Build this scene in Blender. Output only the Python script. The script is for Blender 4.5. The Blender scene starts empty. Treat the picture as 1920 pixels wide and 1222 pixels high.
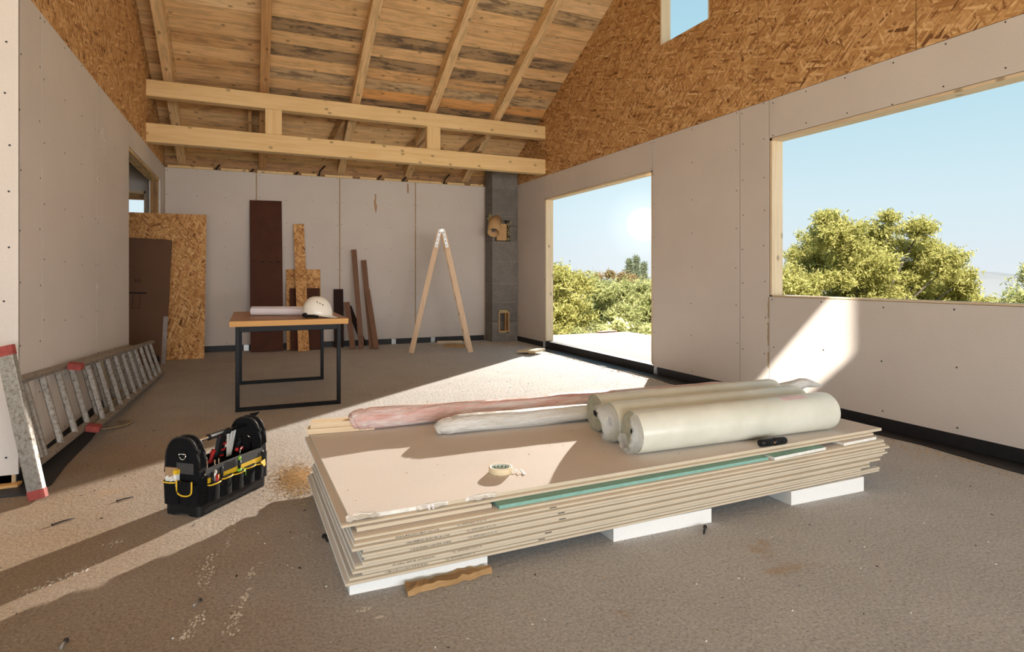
import bpy, math, random
import numpy as np
from mathutils import Vector, Matrix, Euler, noise as mnoise

random.seed(7)
rng = np.random.default_rng(7)
C = bpy.context.scene.collection
R = math.radians

# ------------------------------------------------------------------ camera
CAM_H = 1.115
YAW = 23.2
cam = bpy.data.cameras.new('camera')
cam.lens = 36.0 * 1140 / 1920
cam.sensor_width = 36.0
cam.shift_y = -(611 - 517) / 1920
cam.clip_end = 3000
camo = bpy.data.objects.new('camera', cam)
camo.location = (0, 0, CAM_H)
camo.rotation_euler = (R(90), 0, R(-YAW))
C.objects.link(camo)
bpy.context.scene.camera = camo

vs = bpy.context.scene.view_settings
vs.view_transform = 'Standard'
vs.look = 'None'
vs.exposure = 0.16
vs.gamma = 1.0
vs.use_curve_mapping = False

# ------------------------------------------------------------------ sky, sun
SKY_STRENGTH = 1.0
SUN_STRENGTH = 15.5
LAMP = 43000.0
FILL = 560.0
world = bpy.data.worlds.new('sky')
bpy.context.scene.world = world
world.use_nodes = True
wn = world.node_tree
wn.nodes.clear()
tc = wn.nodes.new('ShaderNodeTexCoord')
sp = wn.nodes.new('ShaderNodeSeparateXYZ')
wn.links.new(tc.outputs['Generated'], sp.inputs[0])
rp = wn.nodes.new('ShaderNodeValToRGB')
rp.color_ramp.elements[0].position = 0.0
rp.color_ramp.elements[0].color = (0.70, 0.76, 0.80, 1)
rp.color_ramp.elements[1].position = 1.0
rp.color_ramp.elements[1].color = (0.22, 0.42, 0.56, 1)
for p_, c_ in ((0.10, (0.62, 0.76, 0.82, 1)), (0.24, (0.46, 0.68, 0.77, 1)), (0.42, (0.36, 0.60, 0.72, 1))):
    e_ = rp.color_ramp.elements.new(p_)
    e_.color = c_
wn.links.new(sp.outputs['Z'], rp.inputs[0])
# the low sun's own disc and the whitish air around it
SUN_SEEN = Vector((0.593, 0.834, 0.0851)).normalized()
dt = wn.nodes.new('ShaderNodeVectorMath'); dt.operation = 'DOT_PRODUCT'
wn.links.new(tc.outputs['Generated'], dt.inputs[0]); dt.inputs[1].default_value = SUN_SEEN
ac = wn.nodes.new('ShaderNodeMath'); ac.operation = 'ARCCOSINE'; wn.links.new(dt.outputs['Value'], ac.inputs[0])
dv = wn.nodes.new('ShaderNodeMath'); dv.operation = 'DIVIDE'; dv.inputs[1].default_value = R(10); wn.links.new(ac.outputs[0], dv.inputs[0])
gl = wn.nodes.new('ShaderNodeValToRGB')
gl.color_ramp.elements[0].position = 0.07; gl.color_ramp.elements[0].color = (1, 1, 1, 1)
gl.color_ramp.elements[1].position = 0.9; gl.color_ramp.elements[1].color = (0, 0, 0, 1)
for p_, v_ in ((0.11, 0.40), (0.17, 0.16), (0.36, 0.06)):
    g2 = gl.color_ramp.elements.new(p_); g2.color = (v_, v_ * .97, v_ * .9, 1)
wn.links.new(dv.outputs[0], gl.inputs[0])
ad = wn.nodes.new('ShaderNodeMixRGB'); ad.blend_type = 'ADD'; ad.inputs[0].default_value = 1.0
wn.links.new(rp.outputs[0], ad.inputs[1]); wn.links.new(gl.outputs[0], ad.inputs[2])
bg = wn.nodes.new('ShaderNodeBackground')
bg.inputs['Strength'].default_value = SKY_STRENGTH
wn.links.new(ad.outputs[0], bg.inputs['Color'])
wo = wn.nodes.new('ShaderNodeOutputWorld')
wn.links.new(bg.outputs[0], wo.inputs['Surface'])

# the high sun stands behind the camera: it lights the trees and, through a hole added in the unseen roof slope, a patch under the wide window
BEAM = Vector((0.44, 0.90, -0.90)).normalized()
sd = bpy.data.lights.new('sun', 'SUN')
sd.energy = SUN_STRENGTH
sd.angle = R(0.9)
sd.color = (1.0, 0.93, 0.82)
so = bpy.data.objects.new('sun', sd)
so.rotation_euler = (-BEAM).to_track_quat('Z', 'Y').to_euler()
so.location = (-20, -30, 30)
C.objects.link(so)

# a strong lamp out on the slope, shining in through the terrace doorway (its shadows fan out across the floor)
ld = bpy.data.lights.new('yard_lamp', 'SPOT')
ld.energy = LAMP
ld.color = (1.0, 0.91, 0.80)
ld.shadow_soft_size = 0.10
ld.spot_size = R(25)
ld.spot_blend = 0.25
lo = bpy.data.objects.new('yard_lamp', ld)
lo.location = (14.0, 17.1, 4.2)
lo.rotation_euler = (Vector((14.0, 17.1, 4.2)) - Vector((2.4, 6.2, 0.0))).to_track_quat('Z', 'Y').to_euler()
C.objects.link(lo)

# added fill lamp behind the camera, in place of daylight from an open front
def area(name, loc, target, sx, sy, power, color):
    d = bpy.data.lights.new(name, 'AREA'); d.shape = 'RECTANGLE'; d.size, d.size_y, d.energy, d.color = sx, sy, power, color
    o = bpy.data.objects.new(name, d); o.location = loc
    o.rotation_euler = (Vector(loc) - Vector(target)).to_track_quat('Z', 'Y').to_euler(); C.objects.link(o)
area('fill_light', (1.0, -7.0, 1.05), (1.6, 6.0, 1.9), 9.0, 1.9, FILL, (0.98, 0.985, 1.0))

# ------------------------------------------------------------------ helpers
class MB:
    """collects faces; grain = local axis that the u of the UV map follows"""
    def __init__(self, grain=0):
        self.v = []; self.f = []; self.m = []; self.s = []; self.grain = grain
    def add(self, vs_, fs, mi=0, smooth=False):
        o = len(self.v)
        self.v.extend([tuple(q) for q in vs_])
        for f in fs:
            self.f.append([i + o for i in f]); self.m.append(mi); self.s.append(smooth)
        return self
    def box(self, a, b, mi=0, M=None):
        (x0, y0, z0), (x1, y1, z1) = a, b
        p = [(x0, y0, z0), (x1, y0, z0), (x1, y1, z0), (x0, y1, z0), (x0, y0, z1), (x1, y0, z1), (x1, y1, z1), (x0, y1, z1)]
        if M is not None: p = [M @ Vector(q) for q in p]
        return self.add(p, [(0, 3, 2, 1), (4, 5, 6, 7), (0, 1, 5, 4), (1, 2, 6, 5), (2, 3, 7, 6), (3, 0, 4, 7)], mi)
    def bar(self, p, q, w, d, up=(0, 0, 1), mi=0, ch=0.0):
        """a bar of section w x d from p to q; ch chamfers its long edges"""
        p, q = Vector(p), Vector(q)
        e = (q - p).normalized(); up = Vector(up)
        if abs(e.dot(up)) > 0.99: up = Vector((0, 1, 0))
        a = e.cross(up).normalized(); b = a.cross(e).normalized()
        hw, hd = w / 2, d / 2
        if ch > 0:
            s = [(-hw + ch, -hd), (hw - ch, -hd), (hw, -hd + ch), (hw, hd - ch), (hw - ch, hd), (-hw + ch, hd), (-hw, hd - ch), (-hw, -hd + ch)]
        else:
            s = [(-hw, -hd), (hw, -hd), (hw, hd), (-hw, hd)]
        n = len(s)
        P = [p + a * x + b * y for x, y in s] + [q + a * x + b * y for x, y in s]
        F = [(i, (i + 1) % n, n + (i + 1) % n, n + i) for i in range(n)]
        F += [tuple(reversed(range(n))), tuple(range(n, 2 * n))]
        return self.add(P, F, mi)
    def prism(self, poly, vec, mi=0, mi_side=None, smooth=False):
        vec = Vector(vec); n = len(poly)
        P = [Vector(q) for q in poly]; P2 = [q + vec for q in P]
        nrm = Vector((0, 0, 0))
        for i in range(n): nrm += P[i].cross(P[(i + 1) % n])
        flip = nrm.dot(vec) > 0
        a = list(range(n)); b = list(range(n, 2 * n))
        F1 = [list(reversed(a)) if flip else a, b if flip else list(reversed(b))]
        Fs = []
        for i in range(n):
            j = (i + 1) % n
            q = [i, j, n + j, n + i]
            Fs.append(q if flip else list(reversed(q)))
        o = len(self.v)
        self.v.extend([tuple(q) for q in P + P2])
        for f in F1: self.f.append([i + o for i in f]); self.m.append(mi); self.s.append(False)
        for f in Fs: self.f.append([i + o for i in f]); self.m.append(mi if mi_side is None else mi_side); self.s.append(smooth)
        return self
    def tube(self, pts, r, n=10, caps=True, mi=0, flat=1.0, smooth=True, r_fn=None, up=(0, 0, 1)):
        pts = [Vector(p) for p in pts]; o = len(self.v); k = len(pts)
        for i, p in enumerate(pts):
            e = (pts[min(i + 1, k - 1)] - pts[max(i - 1, 0)]).normalized()
            u = Vector(up)
            if abs(e.dot(u)) > 0.95: u = Vector((0, 1, 0))
            a = e.cross(u).normalized(); b = a.cross(e).normalized()
            rr = r[i] if isinstance(r, (list, tuple)) else r
            for j in range(n):
                t = 2 * math.pi * j / n
                q = rr * (r_fn(i, j) if r_fn else 1.0)
                self.v.append(tuple(p + a * math.cos(t) * q + b * math.sin(t) * q * flat))
        for i in range(k - 1):
            for j in range(n):
                j2 = (j + 1) % n
                self.f.append([o + i * n + j, o + i * n + j2, o + (i + 1) * n + j2, o + (i + 1) * n + j]); self.m.append(mi); self.s.append(smooth)
        if caps:
            self.f.append([o + j for j in reversed(range(n))]); self.m.append(mi); self.s.append(False)
            self.f.append([o + (k - 1) * n + j for j in range(n)]); self.m.append(mi); self.s.append(False)
        return self
    def lathe(self, prof, n=24, M=None, mi=0, smooth=True, closed=False):
        """prof: (r, z) pairs revolved about local z"""
        o = len(self.v); k = len(prof); M = M or Matrix()
        for r_, z_ in prof:
            for j in range(n):
                t = 2 * math.pi * j / n
                self.v.append(tuple(M @ Vector((r_ * math.cos(t), r_ * math.sin(t), z_))))
        for i in range(k if closed else k - 1):
            i2 = (i + 1) % k
            for j in range(n):
                j2 = (j + 1) % n
                self.f.append([o + i * n + j, o + i * n + j2, o + i2 * n + j2, o + i2 * n + j]); self.m.append(mi); self.s.append(smooth)
        return self
    def mesh(self, name):
        me = bpy.data.meshes.new(name)
        me.from_pydata(self.v, [], self.f)
        me.polygons.foreach_set('material_index', self.m)
        me.polygons.foreach_set('use_smooth', self.s)
        me.update()
        uv = me.uv_layers.new(name='UVMap')
        V = np.array(self.v, dtype=float)
        L = np.empty(len(me.loops), dtype=np.int32); me.loops.foreach_get('vertex_index', L)
        N = np.empty(len(me.polygons) * 3); me.polygons.foreach_get('normal', N); N = np.abs(N.reshape(-1, 3))
        T = np.empty(len(me.polygons), dtype=np.int32); me.polygons.foreach_get('loop_total', T)
        dom = np.repeat(N.argmax(1), T)
        g = self.grain
        others = {0: (1, 2), 1: (0, 2), 2: (0, 1)}
        UV = np.empty((len(L), 2))
        for d in range(3):
            k = dom == d
            a, b = others[d]
            if g == b: a, b = b, a
            UV[k, 0] = V[L[k], a]; UV[k, 1] = V[L[k], b]
        UV[:, 1] += dom * 3.17
        uv.data.foreach_set('uv', UV.ravel())
        return me


def put(name, mb, mats, parent=None, M=None, rebase=True, label=None, cat=None, group=None, kind=None, color=None, world=True):
    """link one mesh object.  Without M the mesh is in world coordinates: its origin is moved to the foot of the shape.
    With a parent and world=True the mesh is moved into the parent's space."""
    if M is None and parent is None and rebase:
        V = np.array(mb.v); c = ((V[:, 0].min() + V[:, 0].max()) / 2, (V[:, 1].min() + V[:, 1].max()) / 2, V[:, 2].min())
        me_v = mb.v; mb.v = [(x - c[0], y - c[1], z - c[2]) for x, y, z in me_v]
        me = mb.mesh(name); loc = c
    else:
        me = mb.mesh(name); loc = None
    if not isinstance(mats, (list, tuple)): mats = [mats]
    for m in mats: me.materials.append(m)
    o = bpy.data.objects.new(name, me)
    C.objects.link(o)
    if loc: o.location = loc
    if parent is not None:
        o.parent = parent
        if M is not None: o.matrix_basis = M
        elif world: o.matrix_basis = world_of(parent).inverted()
    elif M is not None: o.matrix_world = M
    tag(o, label, cat, group, kind)
    if color: o.color = (*color, 1)
    return o


def stuff_put(*a, **k): return put(*a, kind='stuff', **k)


def world_of(o):
    m = o.matrix_basis.copy()
    while o.parent: o = o.parent; m = o.matrix_basis @ m
    return m


def tag(o, label=None, cat=None, group=None, kind=None):
    if label: o['label'] = label
    if cat: o['category'] = cat
    if group: o['group'] = group
    if kind: o['kind'] = kind
    return o


def thing(name, loc, rz=0.0, label=None, cat=None, group=None, kind=None, M=None):
    o = bpy.data.objects.new(name, None)
    o.empty_display_size = 0.1
    C.objects.link(o)
    if M is not None: o.matrix_basis = M
    else:
        o.location = loc; o.rotation_euler = (0, 0, rz)
        o.matrix_basis = Matrix.Translation(Vector(loc)) @ Matrix.Rotation(rz, 4, 'Z')
    return tag(o, label, cat, group, kind)


# ------------------------------------------------------------------ materials
def nd(nt, t, inp=None, **at):
    n = nt.nodes.new(t)
    for k, v in at.items(): setattr(n, k, v)
    for k, v in (inp or {}).items():
        s = n.inputs[k]
        if isinstance(v, bpy.types.NodeSocket): nt.links.new(v, s)
        elif isinstance(v, (tuple, list)) and len(v) == 3 and s.type == 'RGBA': s.default_value = (*v, 1)
        else: s.default_value = v
    return n
def ramp(nt, fac, stops, interp='LINEAR'):
    n = nt.nodes.new('ShaderNodeValToRGB'); cr = n.color_ramp; cr.interpolation = interp
    while len(cr.elements) < len(stops): cr.elements.new(0.5)
    for e, (p, c) in zip(cr.elements, stops):
        e.position = p
        e.color = (*c, 1) if isinstance(c, (tuple, list)) else (c, c, c, 1)
    nt.links.new(fac, n.inputs[0]); return n.outputs[0]
def mix(nt, fac, a, b, blend='MIX'):
    n = nt.nodes.new('ShaderNodeMixRGB'); n.blend_type = blend
    for i, v in ((0, fac), (1, a), (2, b)):
        if isinstance(v, bpy.types.NodeSocket): nt.links.new(v, n.inputs[i])
        elif i == 0: n.inputs[0].default_value = v
        else: n.inputs[i].default_value = (*v, 1)
    return n.outputs[0]
def mth(nt, op, a, b=0.0, clamp=False):
    n = nt.nodes.new('ShaderNodeMath'); n.operation = op; n.use_clamp = clamp
    for i, v in ((0, a), (1, b)):
        if isinstance(v, bpy.types.NodeSocket): nt.links.new(v, n.inputs[i])
        else: n.inputs[i].default_value = v
    return n.outputs[0]
def coords(nt, src='UV', scale=(1, 1, 1), rot=(0, 0, 0), loc=(0, 0, 0)):
    t = nt.nodes.new('ShaderNodeTexCoord')
    m = nd(nt, 'ShaderNodeMapping', {'Scale': scale, 'Rotation': rot, 'Location': loc})
    nt.links.new(t.outputs[src], m.inputs[0]); return m.outputs[0]
def noise_(nt, vec, scale, detail=4, rough=0.55, dist=0.0):
    return nd(nt, 'ShaderNodeTexNoise', {'Vector': vec, 'Scale': scale, 'Detail': detail, 'Roughness': rough, 'Distortion': dist}).outputs['Fac']
def new_mat(name, rough=0.8, color=None, metal=0.0, spec=0.5):
    m = bpy.data.materials.new(name); m.use_nodes = True
    nt = m.node_tree; b = nt.nodes['Principled BSDF']
    b.inputs['Roughness'].default_value = rough; b.inputs['Metallic'].default_value = metal
    b.inputs['Specular IOR Level'].default_value = spec
    if color is not None:
        if isinstance(color, bpy.types.NodeSocket): nt.links.new(color, b.inputs['Base Color'])
        else: b.inputs['Base Color'].default_value = (*color, 1)
    return m, nt, b
def bump(nt, b, h, strength=0.3, dist=0.01):
    n = nd(nt, 'ShaderNodeBump', {'Height': h, 'Strength': strength, 'Distance': dist})
    nt.links.new(n.outputs[0], b.inputs['Normal'])

def plain(name, color, rough=0.7, metal=0.0, var=0.12, scale=14, bmp=0.0, spec=0.5):
    """one colour with a light mottling of its own"""
    m, nt, b = new_mat(name, rough, metal=metal, spec=spec)
    f = noise_(nt, coords(nt, 'Object'), scale, 5)
    lo = tuple(c * (1 - var) for c in color); hi = tuple(min(1, c * (1 + var)) for c in color)
    nt.links.new(ramp(nt, f, [(0.3, lo), (0.7, hi)]), b.inputs['Base Color'])
    if bmp: bump(nt, b, f, bmp, 0.004)
    return m

def plasterboard(name, color):
    m, nt, b = new_mat(name, 0.85, spec=0.25)
    v = coords(nt, 'UV')
    f1 = noise_(nt, v, 1.3, 3); f2 = noise_(nt, v, 90, 3, 0.7)
    c = ramp(nt, f1, [(0.3, tuple(q * 0.95 for q in color)), (0.7, tuple(min(1, q * 1.04) for q in color))])
    c = mix(nt, 0.22, c, ramp(nt, f2, [(0.35, tuple(q * 0.75 for q in color)), (0.65, color)]))
    nt.links.new(c, b.inputs['Base Color'])
    bump(nt, b, f2, 0.05, 0.002)
    return m

def osb(name, tint=(1, 1, 1), flake=1.0):
    m, nt, b = new_mat(name, 0.75, spec=0.2)
    base = coords(nt, 'UV')
    warp = nd(nt, 'ShaderNodeTexNoise', {'Vector': base, 'Scale': 9.0, 'Detail': 2.0}).outputs['Color']
    vec = nd(nt, 'ShaderNodeMixRGB', {0: 0.014, 1: base, 2: warp}, blend_type='ADD').outputs[0]
    col = None; hgt = None
    stops = [(0.0, (0.17, 0.075, 0.03)), (0.10, (0.36, 0.175, 0.065)), (0.4, (0.52, 0.285, 0.11)), (0.75, (0.62, 0.365, 0.16)), (1.0, (0.76, 0.51, 0.26))]
    stops = [(p, tuple(min(1, a * t * 1.2) for a, t in zip(c, tint))) for p, c in stops]
    for k, (ang, lx, ly, th) in enumerate(((8, 10, 46, -1), (62, 10, 58, 0.66), (-38, 10, 54, 0.56), (27, 12, 70, 0.55), (-70, 14, 84, 0.72), (-14, 9, 64, 0.62), (44, 16, 110, 0.74))):
        mp = nd(nt, 'ShaderNodeMapping', {'Vector': vec, 'Rotation': (0, 0, R(ang)), 'Location': (k * 3.3, k * 1.7, 0)})
        mp2 = nd(nt, 'ShaderNodeMapping', {'Vector': mp.outputs[0], 'Scale': (lx / flake, ly / flake, 1)})
        vo = nd(nt, 'ShaderNodeTexVoronoi', {'Vector': mp2.outputs[0], 'Scale': 1.0}, voronoi_dimensions='2D')
        sep = nd(nt, 'ShaderNodeSeparateColor', {'Color': vo.outputs['Color']})
        cc = ramp(nt, sep.outputs[0], stops)
        sh = mth(nt, 'SUBTRACT', 1.0, mth(nt, 'MULTIPLY', vo.outputs['Distance'], 0.18))
        cc = mix(nt, 1.0, cc, sh, 'MULTIPLY')
        if col is None: col = cc; hgt = sep.outputs[1]
        else:
            msk = mth(nt, 'GREATER_THAN', sep.outputs[1], th)
            col = mix(nt, msk, col, cc); hgt = mix(nt, msk, hgt, sep.outputs[1])
    fine = noise_(nt, base, 140, 3, 0.7)
    col = mix(nt, 0.35, col, ramp(nt, fine, [(0.3, (0.55, 0.5, 0.45)), (0.65, (1, 1, 1))]), 'MULTIPLY')
    nt.links.new(col, b.inputs['Base Color'])
    bump(nt, b, hgt, 0.15, 0.003)
    return m

def wood(name, color, dark, grain=1.0, rough=0.7, knots=True, tinted=False, stain=0.0):
    """sawn softwood: u of the UV runs along the grain"""
    m, nt, b = new_mat(name, rough, spec=0.25)
    oi = nt.nodes.new('ShaderNodeObjectInfo')
    off = nd(nt, 'ShaderNodeCombineXYZ', {'X': mth(nt, 'MULTIPLY', oi.outputs['Random'], 37.0), 'Y': mth(nt, 'MULTIPLY', oi.outputs['Random'], 91.0)})
    t = nt.nodes.new('ShaderNodeTexCoord')
    v = nd(nt, 'ShaderNodeVectorMath', {0: t.outputs['UV'], 1: off.outputs[0]}, operation='ADD').outputs[0]
    g1 = nd(nt, 'ShaderNodeMapping', {'Vector': v, 'Scale': (0.9, 22 * grain, 1)}).outputs[0]
    f1 = noise_(nt, g1, 1.6, 5, 0.6, 0.6)
    g2 = nd(nt, 'ShaderNodeMapping', {'Vector': v, 'Scale': (3, 110 * grain, 1)}).outputs[0]
    f2 = noise_(nt, g2, 1.2, 3, 0.6)
    c = ramp(nt, f1, [(0.34, dark), (0.5, tuple((a * .6 + d * .4) for a, d in zip(color, dark))), (0.62, color)])
    c = mix(nt, 0.3, c, ramp(nt, f2, [(0.3, dark), (0.6, color)]))
    if knots:
        kv = nd(nt, 'ShaderNodeMapping', {'Vector': v, 'Scale': (4.2, 6.5, 1)}).outputs[0]
        vo = nd(nt, 'ShaderNodeTexVoronoi', {'Vector': kv, 'Scale': 1.0}, voronoi_dimensions='2D')
        pick = mth(nt, 'GREATER_THAN', nd(nt, 'ShaderNodeSeparateColor', {'Color': vo.outputs['Color']}).outputs[0], 0.62)
        k = ramp(nt, vo.outputs['Distance'], [(0.05, 1.0), (0.10, 0.6), (0.14, 0.0)])
        c = mix(nt, mth(nt, 'MULTIPLY', k, mth(nt, 'MULTIPLY', pick, 0.75)), c, tuple(q * 0.42 for q in dark))
    if tinted:
        c = mix(nt, 1.0, c, oi.outputs['Color'], 'MULTIPLY')
    if stain:
        sv = nd(nt, 'ShaderNodeMapping', {'Vector': v, 'Scale': (1.3, 6, 1)}).outputs[0]
        s = ramp(nt, noise_(nt, sv, 2.2, 6, 0.68, 0.4), [(0.46, 0.0), (0.60, 1.0)])
        amt = mth(nt, 'MULTIPLY', s, mth(nt, 'MULTIPLY', oi.outputs['Alpha'], stain))
        c = mix(nt, amt, c, (0.10, 0.075, 0.055))
    nt.links.new(c, b.inputs['Base Color'])
    bump(nt, b, f2, 0.12, 0.002)
    return m

MAT = {}
PB = (0.69, 0.63, 0.585)
MAT['pb'] = plasterboard('plasterboard_paper', PB)
MAT['pb_dark'] = plain('wall_core', (0.46, 0.33, 0.19), 0.9)
MAT['osb'] = osb('oriented_strand_board', (1, 1, 1), 1.3)
MAT['osb_new'] = osb('oriented_strand_board_fresh', (1.15, 1.1, 1.05), 1.15)
MAT['plank'] = wood('roof_plank', (0.93, 0.70, 0.42), (0.70, 0.46, 0.22), 0.8, 0.8, True, True, 0.85)
MAT['rafter'] = wood('rafter_timber', (0.88, 0.63, 0.35), (0.66, 0.43, 0.20), 1.0, 0.75, True, True, 0.5)
MAT['beam'] = wood('planed_spruce', (0.84, 0.62, 0.33), (0.72, 0.48, 0.21), 0.7, 0.6, True)
MAT['pale_wood'] = wood('pale_pine', (0.80, 0.66, 0.47), (0.68, 0.50, 0.31), 0.9, 0.6, True)
MAT['ladder_wood'] = wood('ladder_beech', (0.80, 0.60, 0.42), (0.68, 0.46, 0.29), 0.9, 0.55, False)
MAT['brown'] = plain('brown_film_board', (0.085, 0.030, 0.016), 0.6, var=0.12, scale=6, spec=0.15)
MAT['brown_dk'] = plain('dark_brown_film_board', (0.030, 0.013, 0.009), 0.6, var=0.12, scale=6, spec=0.15)
MAT['brown_strip'] = plain('brown_strip', (0.20, 0.10, 0.058), 0.55, var=0.1, scale=9)
MAT['membrane'] = plain('bitumen_membrane', (0.012, 0.012, 0.015), 0.5, var=0.3, scale=25, bmp=0.2)
MAT['galv'] = plain('galvanised_steel', (0.55, 0.57, 0.58), 0.4, 0.9, 0.15, 40)
MAT['screw'] = plain('screw_head', (0.02, 0.02, 0.02), 0.5)
MAT['steel_black'] = plain('black_powder_coat', (0.008, 0.009, 0.012), 0.5, 0.0, 0.1, spec=0.2)
MAT['foam'] = plain('white_polystyrene', (0.86, 0.86, 0.84), 0.8, 0, 0.04, 120, 0.15)
MAT['gypsum'] = plain('gypsum_core', (0.80, 0.79, 0.74), 0.9, 0, 0.1, 50, 0.4)
MAT['green_pb'] = plain('green_plasterboard', (0.22, 0.42, 0.36), 0.8, 0, 0.08, 30)
MAT['paper'] = plain('white_paper', (0.80, 0.76, 0.80), 0.6, 0, 0.02, 10)
MAT['helmet'] = plain('white_helmet_plastic', (0.86, 0.83, 0.76), 0.22, 0, 0.02, 5)
MAT['black'] = plain('black_plastic', (0.008, 0.008, 0.009), 0.45, spec=0.3)
MAT['fabric'] = plain('black_nylon_fabric', (0.007, 0.007, 0.008), 0.9, 0, 0.25, 90, 0.3, spec=0.15)
MAT['yellow'] = plain('yellow_fabric', (0.80, 0.50, 0.02), 0.6, 0, 0.08, 60)
MAT['grey_fabric'] = plain('grey_webbing', (0.045, 0.043, 0.043), 0.85, 0, 0.2, 90)
MAT['red'] = plain('red_plastic', (0.50, 0.015, 0.015), 0.4)
MAT['green'] = plain('green_plastic', (0.22, 0.55, 0.04), 0.4)
MAT['chrome'] = plain('polished_steel', (0.75, 0.75, 0.76), 0.15, 1.0, 0.03)
MAT['white_plastic'] = plain('white_plastic', (0.75, 0.75, 0.72), 0.4)
MAT['grey_plastic'] = plain('grey_plastic', (0.45, 0.44, 0.43), 0.5)
MAT['cardboard'] = plain('brown_cardboard', (0.15, 0.078, 0.045), 0.9, 0, 0.06, 4)
MAT['clay'] = plain('clay_pipe', (0.58, 0.36, 0.17), 0.8, 0, 0.06, 12)
MAT['wool'] = plain('mineral_wool', (0.50, 0.42, 0.20), 0.95, 0, 0.35, 40, 0.6)
MAT['ink'] = plain('print_ink', (0.10, 0.085, 0.07), 0.8)
MAT['ink_dark'] = plain('dark_print_ink', (0.018, 0.012, 0.010), 0.8)
MAT['chalk'] = plain('white_chalk', (0.42, 0.41, 0.40), 0.9)
MAT['sheet_edge'] = plain('plasterboard_edge_paper', (0.60, 0.51, 0.385), 0.85, 0, 0.05, 5)
MAT['rubber_red'] = plain('worn_red_rubber', (0.32, 0.055, 0.045), 0.7, 0, 0.25, 40)
MAT['strap'] = plain('webbing_strap', (0.36, 0.28, 0.17), 0.8, 0, 0.15, 60)

def m_alu():
    m, nt, b = new_mat('worn_aluminium', 0.42, metal=0.75)
    f = noise_(nt, coords(nt, 'Object'), 55, 7, 0.72)
    nt.links.new(ramp(nt, f, [(0.34, (0.16, 0.13, 0.10)), (0.46, (0.34, 0.31, 0.275)), (0.7, (0.46, 0.435, 0.40))]), b.inputs['Base Color'])
    nt.links.new(ramp(nt, f, [(0.3, 0.7), (0.7, 0.38)]), b.inputs['Roughness'])
    return m
MAT['alu'] = m_alu()

def m_block():
    m, nt, b = new_mat('concrete_block', 0.9, spec=0.2)
    v = coords(nt, 'Object'); oi = nt.nodes.new('ShaderNodeObjectInfo')
    f = noise_(nt, v, 5, 6, 0.65); f2 = noise_(nt, v, 70, 4, 0.7)
    c = ramp(nt, f, [(0.3, (0.155, 0.143, 0.13)), (0.7, (0.25, 0.235, 0.215))])
    c = mix(nt, 0.35, c, ramp(nt, f2, [(0.35, (0.08, 0.075, 0.07)), (0.6, (0.30, 0.28, 0.26))]))
    c = mix(nt, 1.0, c, ramp(nt, oi.outputs['Random'], [(0, 0.85), (1, 1.15)]), 'MULTIPLY')
    nt.links.new(c, b.inputs['Base Color']); bump(nt, b, f2, 0.4, 0.004)
    return m
MAT['block'] = m_block()

def m_floor(name, base, sawdust=True):
    m, nt, b = new_mat(name, 0.9, spec=0.25)
    v = coords(nt, 'Object')
    med = noise_(nt, v, 2.2, 7, 0.66); fine = noise_(nt, v, 85, 6, 0.78)
    lo, hi = tuple(c * 0.84 for c in base), tuple(c * 1.12 for c in base)
    c = ramp(nt, med, [(0.32, lo), (0.68, hi)])
    c = mix(nt, 0.55, c, ramp(nt, fine, [(0.36, tuple(q * 0.42 for q in base)), (0.58, tuple(min(1, q * 1.3) for q in base))]))
    pit = ramp(nt, noise_(nt, v, 55, 4, 0.8), [(0.33, 0.25), (0.40, 1.0)])
    c = mix(nt, 0.75, c, mix(nt, 1.0, c, pit, 'MULTIPLY'))
    if sawdust:
        s = nd(nt, 'ShaderNodeSeparateXYZ', {'Vector': v})
        # sawdust trodden in on the ladder side of the room
        side = mth(nt, 'ADD', mth(nt, 'MULTIPLY', s.outputs[0], -0.55), 0.58, True)
        near = ramp(nt, mth(nt, 'MULTIPLY', s.outputs[1], 0.1), [(0.36, 1.0), (0.56, 0.25)])
        side = mth(nt, 'MULTIPLY', side, near)
        c = mix(nt, mth(nt, 'MULTIPLY', side, 0.95), c, mix(nt, 1.0, c, (0.60, 0.47, 0.345), 'MULTIPLY'))
        sw = mth(nt, 'MULTIPLY', ramp(nt, noise_(nt, v, 0.9, 6, 0.62), [(0.34, 0.0), (0.62, 1.0)]), side)
        c = mix(nt, mth(nt, 'MULTIPLY', sw, 0.6), c, ramp(nt, fine, [(0.35, (0.22, 0.13, 0.065)), (0.65, (0.46, 0.30, 0.165))]))
        p2 = ramp(nt, noise_(nt, coords(nt, 'Object', loc=(5, 2, 0)), 1.7, 7, 0.7), [(0.63, 0.0), (0.72, 1.0)])
        c = mix(nt, mth(nt, 'MULTIPLY', p2, 0.6), c, (0.55, 0.33, 0.14))
        # pale plaster scuffs, stretched along the direction people walk
        sc = coords(nt, 'Object', scale=(5.5, 1.1, 1), rot=(0, 0, R(18)))
        w = ramp(nt, noise_(nt, sc, 1.5, 7, 0.75), [(0.66, 0.0), (0.74, 1.0)])
        w = mth(nt, 'MULTIPLY', w, ramp(nt, noise_(nt, v, 12, 5, 0.8), [(0.45, 0.0), (0.6, 1.0)]))
        c = mix(nt, mth(nt, 'MULTIPLY', w, 0.7), c, (0.72, 0.68, 0.62))
    nt.links.new(c, b.inputs['Base Color'])
    hgt = mth(nt, 'ADD', mth(nt, 'MULTIPLY', fine, 0.6), mth(nt, 'ADD', mth(nt, 'MULTIPLY', noise_(nt, v, 34, 4, 0.65), 1.0), mth(nt, 'MULTIPLY', pit, 0.15)))
    bump(nt, b, hgt, 0.85, 0.022)
    return m
MAT['floor'] = m_floor('rough_screed', (0.65, 0.63, 0.61))
MAT['terrace'] = m_floor('terrace_concrete', (0.28, 0.275, 0.265), False)

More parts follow.
